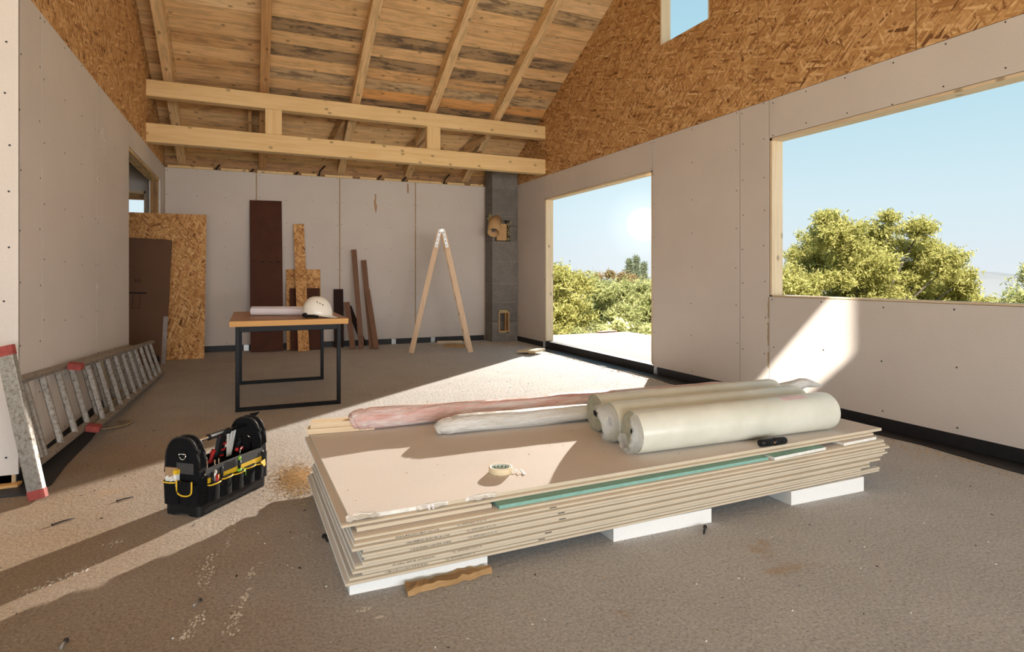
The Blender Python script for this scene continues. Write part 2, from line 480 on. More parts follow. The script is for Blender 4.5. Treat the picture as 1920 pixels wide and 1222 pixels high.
def m_film(name, tint, pattern=0.5):
    m, nt, b = new_mat(name, 0.28, spec=0.6)
    v = coords(nt, 'Object')
    f = noise_(nt, coords(nt, 'Object', scale=(1.2, 9, 9)), 3.0, 6, 0.7, 0.6)
    c = ramp(nt, f, [(0.35, tint), (0.55, tuple(0.5 * t + 0.42 for t in tint)), (0.68, (0.84, 0.80, 0.76))])
    nt.links.new(c, b.inputs['Base Color'])
    bump(nt, b, noise_(nt, coords(nt, 'Object', scale=(2.5, 8, 8)), 5.0, 6, 0.65, 1.0), 0.7, 0.02)
    return m
MAT['film_pink'] = m_film('pink_printed_film', (0.72, 0.36, 0.30))
MAT['film_clear'] = m_film('milky_film', (0.66, 0.63, 0.56))

def m_mesh_roll():
    m, nt, b = new_mat('glass_fibre_mesh_in_film', 0.3, spec=0.55)
    v = coords(nt, 'Object')
    w = nd(nt, 'ShaderNodeTexWave', {'Vector': v, 'Scale': 60.0, 'Distortion': 0.6, 'Detail': 2.0}, wave_type='BANDS', bands_direction='X').outputs['Fac']
    f = noise_(nt, v, 7, 4)
    c = ramp(nt, f, [(0.3, (0.62, 0.62, 0.52)), (0.7, (0.75, 0.75, 0.66))])
    c = mix(nt, 0.18, c, ramp(nt, w, [(0.2, (0.45, 0.45, 0.37)), (0.7, (0.85, 0.85, 0.78))]))
    nt.links.new(c, b.inputs['Base Color'])
    bump(nt, b, noise_(nt, coords(nt, 'Object', scale=(1, 4, 4)), 9, 5, 0.6), 0.15, 0.004)
    return m
MAT['roll'] = m_mesh_roll()
MAT['roll_end'] = plain('mesh_roll_end', (0.42, 0.41, 0.31), 0.5, 0, 0.14, 30, 0.3)

def m_clear():
    m, nt, b = new_mat('crumpled_clear_film', 0.12, (0.95, 0.95, 0.94), spec=0.8)
    b.inputs['Alpha'].default_value = 0.30
    bump(nt, b, noise_(nt, coords(nt, 'Object'), 40, 5, 0.7), 0.9, 0.01)
    return m
MAT['clear'] = m_clear()
MAT['tape'] = plain('masking_tape', (0.78, 0.64, 0.42), 0.5, 0, 0.05, 30)
MAT['tape_core'] = plain('white_tape_core', (0.75, 0.78, 0.76), 0.6)
MAT['tape_print'] = plain('green_tape_print', (0.10, 0.33, 0.24), 0.6)
MAT['table_top'] = wood('oak_laminate', (0.47, 0.24, 0.085), (0.34, 0.155, 0.05), 1.2, 0.38, False)
MAT['table_edge'] = wood('oak_laminate_edge', (0.62, 0.34, 0.11), (0.54, 0.28, 0.085), 1.2, 0.5, False)
MAT['bark'] = plain('bark', (0.05, 0.04, 0.03), 0.9, 0, 0.3, 30, 0.6)
MAT['rotten'] = wood('rough_splintered_wood', (0.50, 0.32, 0.15), (0.22, 0.12, 0.05), 1.3, 0.9, False)
MAT['sawdust'] = plain('sawdust', (0.50, 0.31, 0.14), 0.95, 0, 0.35, 90, 0.8)
MAT['earth'] = plain('dry_earth', (0.20, 0.18, 0.10), 0.95, 0, 0.3, 2, 0.5)

def m_leaf(name, a, b_, c_):
    m = bpy.data.materials.new(name); m.use_nodes = True; nt = m.node_tree; nt.nodes.clear()
    g = nt.nodes.new('ShaderNodeNewGeometry')
    col = ramp(nt, g.outputs['Random Per Island'], [(0.0, a), (0.5, b_), (1.0, c_)])
    d = nd(nt, 'ShaderNodeBsdfDiffuse', {'Color': col}); t = nd(nt, 'ShaderNodeBsdfTranslucent', {'Color': col})
    s = nd(nt, 'ShaderNodeMixShader', {0: 0.55, 1: d.outputs[0], 2: t.outputs[0]})
    o = nt.nodes.new('ShaderNodeOutputMaterial'); nt.links.new(s.outputs[0], o.inputs[0])
    return m
MAT['leaf'] = m_leaf('yellow_green_leaves', (0.24, 0.24, 0.07), (0.40, 0.385, 0.13), (0.58, 0.53, 0.22))
MAT['leaf2'] = m_leaf('light_green_leaves', (0.24, 0.27, 0.10), (0.38, 0.395, 0.17), (0.54, 0.52, 0.27))
MAT['needle'] = m_leaf('dull_green_needles', (0.14, 0.17, 0.11), (0.22, 0.25, 0.16), (0.30, 0.32, 0.22))
MAT['hill'] = plain('hazy_hill', (0.13, 0.14, 0.15), 1.0, 0, 0.08, 0.02)

# ------------------------------------------------------------------ the shell
XR, XL, YB, YP = 4.2, -1.14, 9.9, 4.01      # right wall, left wall, back wall, partition end
ZT = 2.67                                   # top of the plasterboard
ZB = 0.085                                  # its foot
SL, RA = 0.48, 7.742                        # roof underside: z = RA - SL * y
YRIDGE = 4.4
def roof_z(y): return RA - SL * y if y >= YRIDGE else RA - SL * YRIDGE - SL * (YRIDGE - y)
TH = 0.0125

fl = MB(); nx, ny = 24, 36
fx = np.linspace(-4.4, 4.33, nx); fy = np.linspace(-3.0, 10.04, ny)
fl.box((-4.4, -3.0, -0.25), (4.33, 10.04, 0.0))
put('floor', fl, MAT['floor'], kind='structure', label='rough grey screed floor with trodden sawdust', M=Matrix())

def poly_x(mb, x, pts, dx): return mb.prism([(x, y, z) for y, z in pts], (dx, 0, 0))
def poly_y(mb, y, pts, dy): return mb.prism([(x, y, z) for x, z in pts], (0, dy, 0))

def screws(parent, pts, axis, const, sgn):
    """black screw heads, slightly proud"""
    mb = MB(); r = 0.0058
    for a, b in pts:
        a += random.uniform(-.012, .012); b += random.uniform(-.02, .02)
        ring = []
        for j in range(7):
            t = 2 * math.pi * j / 7
            p = (a + r * math.cos(t), b + r * math.sin(t))
            ring.append((const, p[0], p[1]) if axis == 'x' else (p[0], const, p[1]))
        mb.prism(ring, (sgn * 0.0012, 0, 0) if axis == 'x' else (0, sgn * 0.0012, 0))
    if mb.v:
        put('screw_heads', mb, MAT['screw'], parent, kind='stuff')

def grid(a0, a1, b0, b1, na, nb, m=0.03):
    return [(a0 + m + (a1 - a0 - 2 * m) * i / (na - 1), b0 + m + (b1 - b0 - 2 * m) * j / (nb - 1)) for i in range(na) for j in range(nb)]

# ---- right wall: body with a door, a wide window and a gable window
D0, D1, DZ = 5.74, 8.49, 2.315
W0, W1, WZ0, WZ1 = 0.9, 4.03, 0.935, 2.325
G0, G1, GZ0, GZ1 = 4.80, 5.60, 3.69, 4.75
YE = -1.6
body = MB(1)
xb = XR + TH
def bx(y0, y1, z0, z1): body.box((xb, y0, z0), (XR + 0.13, y1, z1))
bx(D1, 10.04, 0.0, ZT); bx(D0, D1, DZ, ZT); bx(W1, D0, 0.0, ZT); bx(W0, W1, 0.0, WZ0); bx(W0, W1, WZ1, ZT); bx(YE, W0, 0.0, ZT)
for y0, y1, lo in ((5.60, 10.04, ZT), (4.80, 5.60, GZ1), (YRIDGE, 4.80, ZT), (YE, YRIDGE, ZT)):
    poly_x(body, xb, [(y0, lo), (y1, lo), (y1, roof_z(y1)), (y0, roof_z(y0))], 0.1175)
body.box((xb, 4.80, ZT), (XR + 0.13, 5.60, GZ0))
wall_right = put('wall_right', body, MAT['pb_dark'], kind='structure', M=Matrix())
g = 0.0045
def panel_x(name, pts, x, dx, mat, parent):
    mb = MB(1); poly_x(mb, x, pts, dx)
    return put(name, mb, mat, parent)
def rect(y0, y1, z0, z1): return [(y0 + g, z0 + g), (y1 - g, z0 + g), (y1 - g, z1 - g), (y0 + g, z1 - g)]
pr = lambda pts: panel_x('plasterboard_panel', pts, XR, TH, MAT['pb'], wall_right)
pr([(9.9, ZB), (9.9, ZT), (8.25 + g, ZT), (8.25 + g, DZ), (D1, DZ), (D1, ZB)])
pr(rect(D0, 8.25, DZ, ZT)); pr(rect(4.39, D0, ZB, ZT)); pr(rect(4.04, 4.39, ZB, ZT))
pr(rect(1.43, 4.04, WZ1, ZT)); pr(rect(W0, 1.43, WZ1, ZT)); pr(rect(1.43, 4.04, ZB, WZ0)); pr(rect(W0, 1.43, ZB, WZ0)); pr(rect(-0.35, W0, ZB, ZT)); pr(rect(YE, -0.35, ZB, ZT))
po = lambda pts: panel_x('osb_panel', pts, XR + 0.002, TH - 0.002, MAT['osb'], wall_right)
po([(5.60, ZT), (9.9, ZT), (9.9, roof_z(9.9)), (5.60, roof_z(5.60))])
po([(4.17 + g, ZT), (5.60, ZT), (5.60, GZ0), (4.80, GZ0), (4.80, roof_z(4.80)), (YRIDGE, roof_z(YRIDGE)), (4.17 + g, roof_z(4.17))])
po([(4.80, GZ1), (5.60, GZ1), (5.60, roof_z(5.60)), (4.80, roof_z(4.80))])
for a_, b_ in ((2.75, 4.17), (1.33, 2.75), (YE, 1.33)):
    po([(a_ + g, ZT), (b_ - g, ZT), (b_ - g, roof_z(b_)), (a_ + g, roof_z(a_))])
sc_pts = grid(D1, 9.9, ZB, ZT, 3, 9) + grid(4.40, D0, ZB, ZT, 3, 8) + grid(4.06, 4.39, ZB, ZT, 2, 9) + grid(D0, 8.25, DZ, ZT, 6, 2) \
    + grid(1.45, 4.03, WZ1, ZT, 8, 2) + grid(1.45, 4.03, ZB, WZ0, 6, 3, 0.035)
screws(wall_right, sc_pts, 'x', XR, -1)

# gouged paper along the joint by the window
tr_ = MB(1)
for z0, z1, w in ((0.74, 0.93, 0.010), (0.50, 0.70, 0.018), (0.30, 0.44, 0.012)):
    n = 7; L_ = []
    for i in range(n):
        L_.append((4.045 + random.uniform(0.3, 1.0) * w, z0 + (z1 - z0) * i / (n - 1)))
    poly_x(tr_, XR - 0.0008, [(4.043, z0), (4.043, z1)] + L_[::-1], 0.0006)
stuff_put('torn_paper', tr_, plain('torn_board_edge', (0.42, 0.26, 0.12), 0.9), wall_right)

# ---- window and door linings
def lining(name, parent_label, y0, y1, z0, z1, sill, head=True, xo=XR + 0.002, w=0.126, th=0.022):
    e = thing(name, (xo + w / 2, (y0 + y1) / 2, z0), label=parent_label, kind='structure')
    for yy, s in ((y0, 1), (y1, -1)):
        mb = MB(2); mb.box((xo, min(yy, yy + s * th), z0), (xo + w, max(yy, yy + s * th), z1)); put('jamb', mb, MAT['pale_wood'], e)
    if head:
        mb = MB(1); mb.box((xo, y0, z1 - th), (xo + w, y1, z1)); put('head', mb, MAT['pale_wood'], e)
    if sill:
        mb = MB(1); mb.box((xo, y0, z0), (xo + w, y1, z0 + 0.012)); put('sill', mb, MAT['pale_wood'], e)
    return e
lining('window_1', 'wide glassless window opening lined with pale boards', W0, W1, WZ0, WZ1, True)
lining('window_2', 'small window opening high in the strand board gable', G0, G1, GZ0, GZ1, False)
d1 = lining('door_1', 'wide doorway to the terrace lined with pale boards', D0, D1, 0.105, DZ, False)

# ---- back wall
body = MB(0)
WX0, WX1, WXZ0, WXZ1 = -2.5, -1.37, 1.25, 2.305
body.box((-4.4, YB + TH, 0), (WX0, YB + 0.14, ZT)); body.box((WX0, YB + TH, 0), (WX1, YB + 0.14, WXZ0))
body.box((WX0, YB + TH, WXZ1), (WX1, YB + 0.14, ZT)); body.box((WX1, YB + TH, 0), (4.33, YB + 0.14, ZT))
wall_back = put('wall_back', body, MAT['pb_dark'], kind='structure', M=Matrix())
def panel_y(pts, y, dy, mat, parent, name='plasterboard_panel'):
    mb = MB(0); poly_y(mb, y, pts, dy); return put(name, mb, mat, parent)
seams = [-1.14, 0.068, 1.282, 2.50, 3.72]
for a_, b_ in zip(seams[:-1], seams[1:]):
    panel_y(rect(a_ + g, b_ - g, ZB, ZT - 0.005), YB, TH, MAT['pb'], wall_back)
panel_y(rect(3.72, 4.2, ZB, ZT), YB, TH, MAT['pb'], wall_back)
panel_y([(-4.4, ZB), (-1.28, ZB), (-1.28, ZT), (-4.4, ZT), (-4.4, WXZ1), (WX1, WXZ1), (WX1, WXZ0), (WX0, WXZ0), (WX0, WXZ1), (-4.4, WXZ1)], YB, TH, MAT['pb'], wall_back)
scr = []
for a_, b_ in zip(seams[:-1], seams[1:]): scr += grid(a_, b_, ZB, ZT, 4, 8)
screws(wall_back, scr, 'y', YB, -1)
# smears of glue on the board by the ladder
sm = MB(2)
for pts in ([(1.83, 2.44), (1.855, 2.43), (1.85, 2.30), (1.87, 2.24), (1.85, 2.12), (1.83, 2.2), (1.815, 2.32), (1.835, 2.37)], [(2.36, 2.64), (2.385, 2.64), (2.39, 2.48), (2.36, 2.48)]):
    poly_y(sm, YB - 0.001, pts, 0.0008)
stuff_put('glue_smear', sm, plain('brown_glue', (0.42, 0.26, 0.15), 0.7), wall_back)
w3 = thing('window_3', ((WX0 + WX1) / 2, YB, WXZ0), label='far window opening seen through the side doorway', kind='structure')
for a, b in (((WX0, YB + 0.002, WXZ0), (WX0 + 0.02, YB + 0.13, WXZ1)), ((WX1 - 0.02, YB + 0.002, WXZ0), (WX1, YB + 0.13, WXZ1))):
    mb = MB(2); mb.box(a, b); put('jamb', mb, MAT['pale_wood'], w3)
mb = MB(0); mb.box((WX0, YB + 0.002, WXZ1 - 0.03), (WX1, YB + 0.13, WXZ1)); put('head', mb, MAT['pale_wood'], w3)

# timber strips and cable ends along the top of the back wall
top = thing('trim_1', (1.3, 9.96, ZT), label='row of short pale timber strips along the top of the back wall', kind='structure')
x = -1.1
while x < 3.68:
    L_ = random.uniform(0.22, 0.75); x1 = min(x + L_, 3.70)
    mb = MB(0); mb.box((x, YB + 0.005, ZT - 0.004), (x1, YB + 0.06, ZT + 0.030)); put('strip', mb, MAT['beam'], top)
    if x1 < 3.5 and random.random() < 0.85:
        mb = MB(2); xx = x1 + 0.05; h_ = random.choice((0.05, 0.06, 0.08, 0.17))
        mb.tube([(xx - 0.02, YB + 0.04, ZT - 0.01), (xx, YB + 0.03, ZT + h_ * .5), (xx + h_ * .45, YB + 0.02, ZT + h_)], 0.012, 6)
        put('cable_end', mb, MAT['black'], top)
    x = x1 + random.uniform(0.06, 0.12)
mb = MB(0); mb.box((-4.4, 10.04, 2.2), (4.33, 10.10, 2.86)); put('wall_plate', mb, MAT['rafter'], top, color=(0.6, 0.5, 0.45))

# ---- left wall with a doorway
L0, L1, LZ = 7.19, 9.52, 2.43
body = MB(1); xl = XL - TH
body.box((XL - 0.13, YP + 0.002, 0), (xl, L0, ZT)); body.box((XL - 0.13, L1, 0), (xl, 9.9, ZT)); body.box((XL - 0.13, L0, LZ), (xl, L1, ZT))
poly_x(body, xl, [(YP + 0.002, ZT), (10.04, ZT), (10.04, roof_z(10.04)), (YRIDGE, roof_z(YRIDGE)), (YP + 0.002, roof_z(YP))], -0.1175)
wall_left = put('wall_left', body, MAT['pb_dark'], kind='structure', M=Matrix())
pl = lambda pts: panel_x('plasterboard_panel', pts, XL, -TH, MAT['pb'], wall_left)
pl(rect(YP, 4.40, ZB, ZT)); pl(rect(4.40, 5.80, ZB, ZT)); pl(rect(5.80, L0, ZB, ZT))
pl([(L0 + g, LZ), (L1, LZ), (L1, ZB), (9.9, ZB), (9.9, ZT), (L0 + g, ZT)])
panel_x('osb_panel', [(YP, ZT), (9.9, ZT), (9.9, roof_z(9.9)), (YRIDGE, roof_z(YRIDGE)), (YP, roof_z(YP))], XL - 0.003, -TH + 0.003, MAT['osb'], wall_left)
screws(wall_left, grid(YP, 4.40, ZB, ZT, 2, 9) + grid(4.42, 5.79, ZB, ZT, 4, 8) + grid(5.81, L0, ZB, ZT, 3, 8), 'x', XL, 1)
fs = MB(1)
for y_, z_, n_, sp in ((6.0, 2.30, 26, .05), (6.05, 2.22, 20, .06), (5.81, 1.02, 16, .03), (5.80, 1.9, 8, .02)):
    for _ in range(n_):
        a_, b_ = random.gauss(y_, sp), random.gauss(z_, sp * .7); r_ = random.uniform(.003, .012)
        poly_x(fs, XL + 0.0002, [(a_ - r_, b_ - r_ * .4), (a_ + r_ * .6, b_ - r_), (a_ + r_, b_ + r_ * .5), (a_ - r_ * .2, b_ + r_ * 1.2)], 0.0006)
stuff_put('filler_smear', fs, MAT['gypsum'], wall_left)
d2 = thing('door_2', (XL - 0.06, (L0 + L1) / 2, 0.09), label='side doorway in the left wall with rough timber lining', kind='structure')
for a, b, gr in (((XL - 0.128, L1 - 0.03, 0.09), (XL - 0.012, L1, LZ), 2), ((XL - 0.128, L0, 0.09), (XL - 0.012, L0 + 0.03, LZ), 2), ((XL - 0.128, L0, LZ - 0.03), (XL - 0.012, L1, LZ), 1)):
    mb = MB(gr); mb.box(a, b); put('jamb' if gr == 2 else 'head', mb, MAT['rafter'], d2, color=(0.5, 0.42, 0.36) if gr == 2 else (0.9, 0.9, 0.85))
tr2 = MB(2); tr2.box((XL - 0.13, L1 - 0.036, 0.09), (XL - 0.118, L1 - 0.030, LZ)); tr2.box((XL - 0.02, L1 - 0.036, 0.09), (XL - 0.004, L1 - 0.030, LZ))
put('edge_profile', tr2, MAT['white_plastic'], d2)

# partition that ends the left wall, seen at the very edge of the photo
XQ = XL - 0.0135
body = MB(2); body.box((-4.4, YP + TH, 0), (XQ, YP + 0.13, ZT)); poly_y(body, YP + TH, [(-4.4, ZT), (XQ, ZT), (XQ, roof_z(YP)), (-4.4, roof_z(YP))], 0.1175)
wall_part = put('wall_front', body, MAT['pb_dark'], kind='structure', M=Matrix())
panel_y([(-2.39, 0.06), (XL + 0.0, 0.06), (XL + 0.0, ZT + 1.2), (-2.39, ZT + 1.2)], YP, TH, MAT['pb'], wall_part)
panel_y([(-4.4, 0.06), (-2.392, 0.06), (-2.392, ZT + 1.2), (-4.4, ZT + 1.2)], YP, TH, MAT['pb'], wall_part)
screws(wall_part, [(XL - 0.035 - random.uniform(0, .02), 0.17 + 0.275 * k) for k in range(10)], 'y', YP, -1)
mb = MB(0); mb.box((-1.75, YP + 0.002, 0.0), (-1.17, YP + 0.05, 0.06)); mb.box((-1.9, YP - 0.05, 0.0), (-1.13, YP + 0.02, 0.018))
put('packing_timber', mb, MAT['rafter'], wall_part, color=(1.0, 0.8, 0.55))

# outer side-room wall so that the room behind the doorway is dim
body = MB(1); body.box((-4.5, 4.0, 0), (-4.4, 10.04, 2.67)); poly_x(body, -4.4, [(4.0, 2.67), (10.04, 2.67), (10.04, roof_z(10.04)), (YRIDGE, roof_z(YRIDGE)), (4.0, roof_z(4.0))], -0.1)
put('wall_side', body, MAT['pb'], kind='structure', M=Matrix())

# ---- black membrane strips at the wall feet
def baseboard(name, a, b, label, brackets, axis):
    e = thing(name, ((a[0] + b[0]) / 2, (a[1] + b[1]) / 2, 0), label=label, kind='structure')
    mb = MB(1 if axis == 'x' else 0); mb.box(a, b); put('sole_plate', mb, MAT['membrane'], e)
    for p in brackets:
        m2 = MB(2)
        if axis == 'x':
            xx = a[0]
            m2.box((xx - 0.004, p - 0.025, 0), (xx - 0.001, p + 0.025, 0.10)); m2.box((xx - 0.05, p - 0.025, 0.0), (xx - 0.001, p + 0.025, 0.003))
            m2.box((xx - 0.012, p - 0.027, 0), (xx - 0.001, p - 0.024, 0.08)); m2.box((xx - 0.012, p + 0.024, 0), (xx - 0.001, p + 0.027, 0.08))
        else:
            yy = a[1]
            m2.box((p - 0.035, yy - 0.004, 0), (p + 0.035, yy - 0.001, 0.085)); m2.box((p - 0.035, yy - 0.05, 0.0), (p + 0.035, yy - 0.001, 0.003))
        put('angle_bracket', m2, MAT['galv'], e)
    return e
baseboard('baseboard_right', (XR + 0.006, YE, 0.0), (XR + 0.12, 9.9, 0.10), 'black membrane-wrapped sole plate along the right wall', (8.52, 5.68), 'x')
baseboard('baseboard_back', (-4.3, YB + 0.006, 0.0), (3.72, YB + 0.09, 0.088), 'black membrane-wrapped sole plate along the back wall', (-0.07, 1.47, 2.14, 2.80), 'y')
baseboard('baseboard_left', (XL - 0.11, YP + 0.006, 0.0), (XL - 0.008, L0, 0.088), 'black membrane-wrapped sole plate along the left wall', (), 'x')

# loose membrane laid on the floor along the walls
def sheet_on_floor(name, pts, label, z=0.004):
    n = len(pts)
    mb = MB(); mb.prism([(x, y, 0.001) for x, y in pts], (0, 0, z))
    return put(name, mb, MAT['membrane'], label=label, cat='membrane')
ed = [(4.205, 8.45)] + [(4.205, 8.45 - 1.1 * k) for k in range(1, 9)]
outer = [(4.2 - 0.17 - 0.05 * math.sin(1.7 * k) - random.uniform(0, .03), 8.5 - 0.42 * k) for k in range(0, 22)]
sheet_on_floor('floor_membrane', [(4.205, 8.5), (4.205, -0.4)] + outer[::-1], 'black membrane strip lying on the floor along the right wall')
outer = [(-1.02, 3.80), (-0.98, 3.95), (-1.0, 4.3), (-1.0, 4.9), (-1.03, 5.5), (-1.06, 6.2), (-1.09, 7.0)]
sheet_on_floor('floor_membrane', [(-2.2, 3.86), (-1.6, 3.84), (-1.2, 3.82)] + outer + [(-1.138, 7.0), (-1.138, 4.008), (-2.2, 4.008)], 'black membrane strip lying on the floor under the aluminium ladder')

# ------------------------------------------------------------------ roof: planks and rafters
ceiling = thing('ceiling', (1.0, 8.0, roof_z(8.0)), label='sloping roof underside of rough planks on rafters', kind='structure')
ang = math.atan(SL)
rowlen = 0.2
dark_rows = {}
y = 10.62; row = 0
ez = Vector((0, math.sin(ang), math.cos(ang)))           # roof normal (up)
es = Vector((0, -math.cos(ang), math.sin(ang)))          # up the slope
TONES = {'pale': (1.0, 0.98, 0.95), 'tan': (0.98, 0.88, 0.76), 'brown': (0.84, 0.70, 0.56), 'grey': (0.74, 0.72, 0.70), 'dark': (0.50, 0.46, 0.43), 'orange': (1.08, 0.80, 0.52)}
order_r = ['tan', 'tan', 'brown', 'tan', 'tan', 'grey', 'tan', 'tan', 'brown', 'brown', 'dark', 'orange', 'grey', 'brown', 'dark', 'tan', 'dark', 'tan', 'tan', 'tan', 'grey', 'pale', 'pale', 'tan', 'pale', 'pale', 'brown', 'pale', 'tan', 'pale', 'pale', 'tan', 'pale', 'pale', 'tan']
order_l = ['tan', 'brown', 'tan', 'tan', 'brown', 'grey', 'brown', 'tan', 'brown', 'brown', 'brown', 'tan', 'brown', 'tan', 'brown', 'tan', 'tan', 'pale', 'tan', 'pale', 'tan', 'brown', 'tan', 'pale', 'tan', 'brown', 'pale', 'pale', 'pale', 'tan', 'pale', 'pale', 'tan', 'pale', 'tan']
while y > YRIDGE + 0.02:
    z = roof_z(y)
    w = rowlen - 0.008
    cuts = [-4.5, random.choice((-1.2, -0.95, -0.86)), random.choice((0.19, 1.38)), random.choice((2.47, 3.2)) if row % 3 else 4.4, 4.4]
    cuts = sorted(set(cuts))
    for a_, b_ in zip(cuts[:-1], cuts[1:]):
        tone = (order_r if a_ > 0.1 else order_l)[row % 35]
        k = random.uniform(0.92, 1.08)
        col = tuple(min(1.2, q * k) for q in TONES[tone])
        mb = MB(0); lift = random.uniform(0, 0.010)
        mb.box((a_ + 0.0015, 0.0, lift), (b_ - 0.0015, w, 0.024 + lift))
        # local y runs up the slope, local z along the outward normal
        M = Matrix.Translation((0, y, z)) @ Matrix(((1, 0, 0), (0, -math.cos(ang), math.sin(ang)), (0, math.sin(ang), math.cos(ang)))).to_4x4()
        o = put('plank', mb, MAT['plank'], ceiling, M=world_of(ceiling).inverted() @ M, color=col)
        o.color = (*col, {'dark': 1.0, 'grey': 0.8, 'brown': 0.5, 'orange': 0.35, 'tan': 0.3, 'pale': 0.22}[tone])
    y -= rowlen * math.cos(ang); row += 1
for xr in (-3.5, -2.1, -0.93, 0.155, 1.32, 2.40, 3.41):
    mb = MB(1)
    y0, y1 = 10.55, YRIDGE
    d = 0.16
    for xo_ in (0,):
        pts = [(xr - 0.055, y0, roof_z(y0)), (xr - 0.055, y1, roof_z(y1)), (xr - 0.055, y1, roof_z(y1) - d / math.cos(ang)), (xr - 0.055, y0, roof_z(y0) - d / math.cos(ang))]
        mb.prism(pts, (0.11, 0, 0))
    c_ = (0.72, 0.58, 0.46) if abs(xr - 0.155) < .1 else (1.0, 0.98, 0.95)
    o = put('rafter', mb, MAT['rafter'], ceiling, color=c_); o.color = (*c_, 0.5)
# unseen sheet added over the planks to block sun through their gaps
mb = MB(0); y0, y1 = 10.7, YRIDGE - 0.05
mb.prism([(-4.6, y0, roof_z(y0) + 0.045), (-4.6, y1, RA - SL * y1 + 0.045), (-4.6, y1, RA - SL * y1 + 0.06), (-4.6, y0, roof_z(y0) + 0.06)], (9.1, 0, 0)); put('added_underlay', mb, MAT['membrane'], ceiling)
# the other slope, out of the photo, with an added hatch, its outline shaped so the sun throws the patch
def on_rear_slope(y, z):
    p = Vector((XR, y, z)); k = RA - 2 * SL * YRIDGE            # slope: z = k + SL * y
    t = (k + SL * p.y - p.z) / (-BEAM.z + SL * BEAM.y)
    return p - BEAM * t
HC = [on_rear_slope(y, z) for y, z in ((3.235, 0.474), (3.235, 1.14), (4.45, -0.13), (4.45, -0.62))]
ym0, ym1 = -2.4, YRIDGE + 0.04
def rs(x, y): return (x, y, RA - 2 * SL * YRIDGE + SL * y)
hx0, hx1 = min(p.x for p in HC), max(p.x for p in HC); hy0, hy1 = min(p.y for p in HC), max(p.y for p in HC)
def slope_piece(pts):
    mb = MB(0); mb.prism([rs(x_, y_) for x_, y_ in pts], (0, 0, 0.03)); o = put('boarding', mb, MAT['plank'], ceiling); o.color = (1, .98, .95, .2)
slope_piece([(-4.6, ym0), (hx0, ym0), (hx0, ym1), (-4.6, ym1)])
slope_piece([(hx1, ym0), (4.45, ym0), (4.45, ym1), (hx1, ym1)])
slope_piece([(hx0, ym0), (hx1, ym0), (hx1, hy0), (hx0, hy0)])
slope_piece([(hx0, hy1), (hx1, hy1), (hx1, ym1), (hx0, ym1)])
def edge_side(p, q):                      # what is left of the rectangle outside one edge of the hatch
    c = sum((Vector((h.x, h.y)) for h in HC), Vector((0, 0))) / 4
    n = Vector((q.y - p.y, -(q.x - p.x)))
    if n.dot(c - Vector((p.x, p.y))) > 0: n = -n
    poly = [Vector((hx0, hy0)), Vector((hx1, hy0)), Vector((hx1, hy1)), Vector((hx0, hy1))]; out = []
    for i in range(4):
        a_, b_ = poly[i], poly[(i + 1) % 4]; da, db = n.dot(a_ - Vector((p.x, p.y))), n.dot(b_ - Vector((p.x, p.y)))
        if da >= 0: out.append(a_)
        if da * db < 0: out.append(a_.lerp(b_, da / (da - db)))
    return out
for i in range(4):
    pl_ = edge_side(HC[i], HC[(i + 1) % 4])
    if len(pl_) > 2: slope_piece([(v.x, v.y) for v in pl_])
# short braces near the eaves
for (xa, ya, xb_, yb_) in ((1.02, 9.78, 1.20, 8.9), (2.16, 9.78, 2.52, 8.9), (3.05, 9.75, 3.36, 8.95), (0.0, 9.8, -0.02, 8.9)):
    mb = MB(1); mb.bar((xa, ya, roof_z(ya) - 0.10), (xb_, yb_, roof_z(yb_) - 0.10), 0.045, 0.16)
    put('brace', mb, MAT['rafter'], ceiling, color=(0.7, 0.6, 0.5))

# tie beams between the side walls and the posts between them
pA, pB = Vector((XL - 0.02, 8.37, 0)), Vector((4.2, 8.56, 0))
for z0, z1, lab in ((2.70, 2.925, 'lower horizontal spruce beam spanning the room under the roof'), (3.245, 3.44, 'upper horizontal spruce beam spanning the room under the roof')):
    mb = MB(0); L_ = (pB - pA).length
    mb.bar((0, 0, (z1 - z0) / 2), (L_, 0, (z1 - z0) / 2), 0.15, z1 - z0, ch=0.006)
    az_ = math.atan2(pB.y - pA.y, pB.x - pA.x)
    put('tie_beam', mb, MAT['beam'], M=Matrix.Translation((pA.x, pA.y, z0)) @ Matrix.Rotation(az_, 4, 'Z'), label=lab, cat='beam')
for px_, lab in ((0.26, 'short post between the two beams above the brown board'), (2.40, 'short post between the two beams above the wooden stepladder')):
    t_ = (px_ - pA.x) / (pB.x - pA.x); q = pA.lerp(pB, t_)
    mb = MB(2); mb.bar((0, 0, 0), (0, 0, 0.32), 0.20, 0.10, up=(0, 1, 0), ch=0.005)
    put('beam_post', mb, MAT['beam'], M=Matrix.Translation((q.x, q.y, 2.925)) @ Matrix.Rotation(az_, 4, 'Z'), label=lab, cat='post')
for px_ in (1.55, 2.55, 3.15):
    t_ = (px_ - pA.x) / (pB.x - pA.x); q = pA.lerp(pB, t_)
    mb = MB(1); mb.bar((q.x, q.y + 0.02, 2.955), (q.x + 0.06, q.y + 0.5, 2.99), 0.05, 0.05, ch=0.006)
    put('timber_offcut', mb, MAT['rafter'], label={1.55: 'dark timber offcut lying on the lower beam, leftmost of three', 2.55: 'dark timber offcut lying on the lower beam beside the stepladder post', 3.15: 'dark timber offcut lying on the lower beam, nearest the chimney'}[px_], cat='offcut', group='offcuts lying on the lower beam', color=(0.4, 0.32, 0.26))

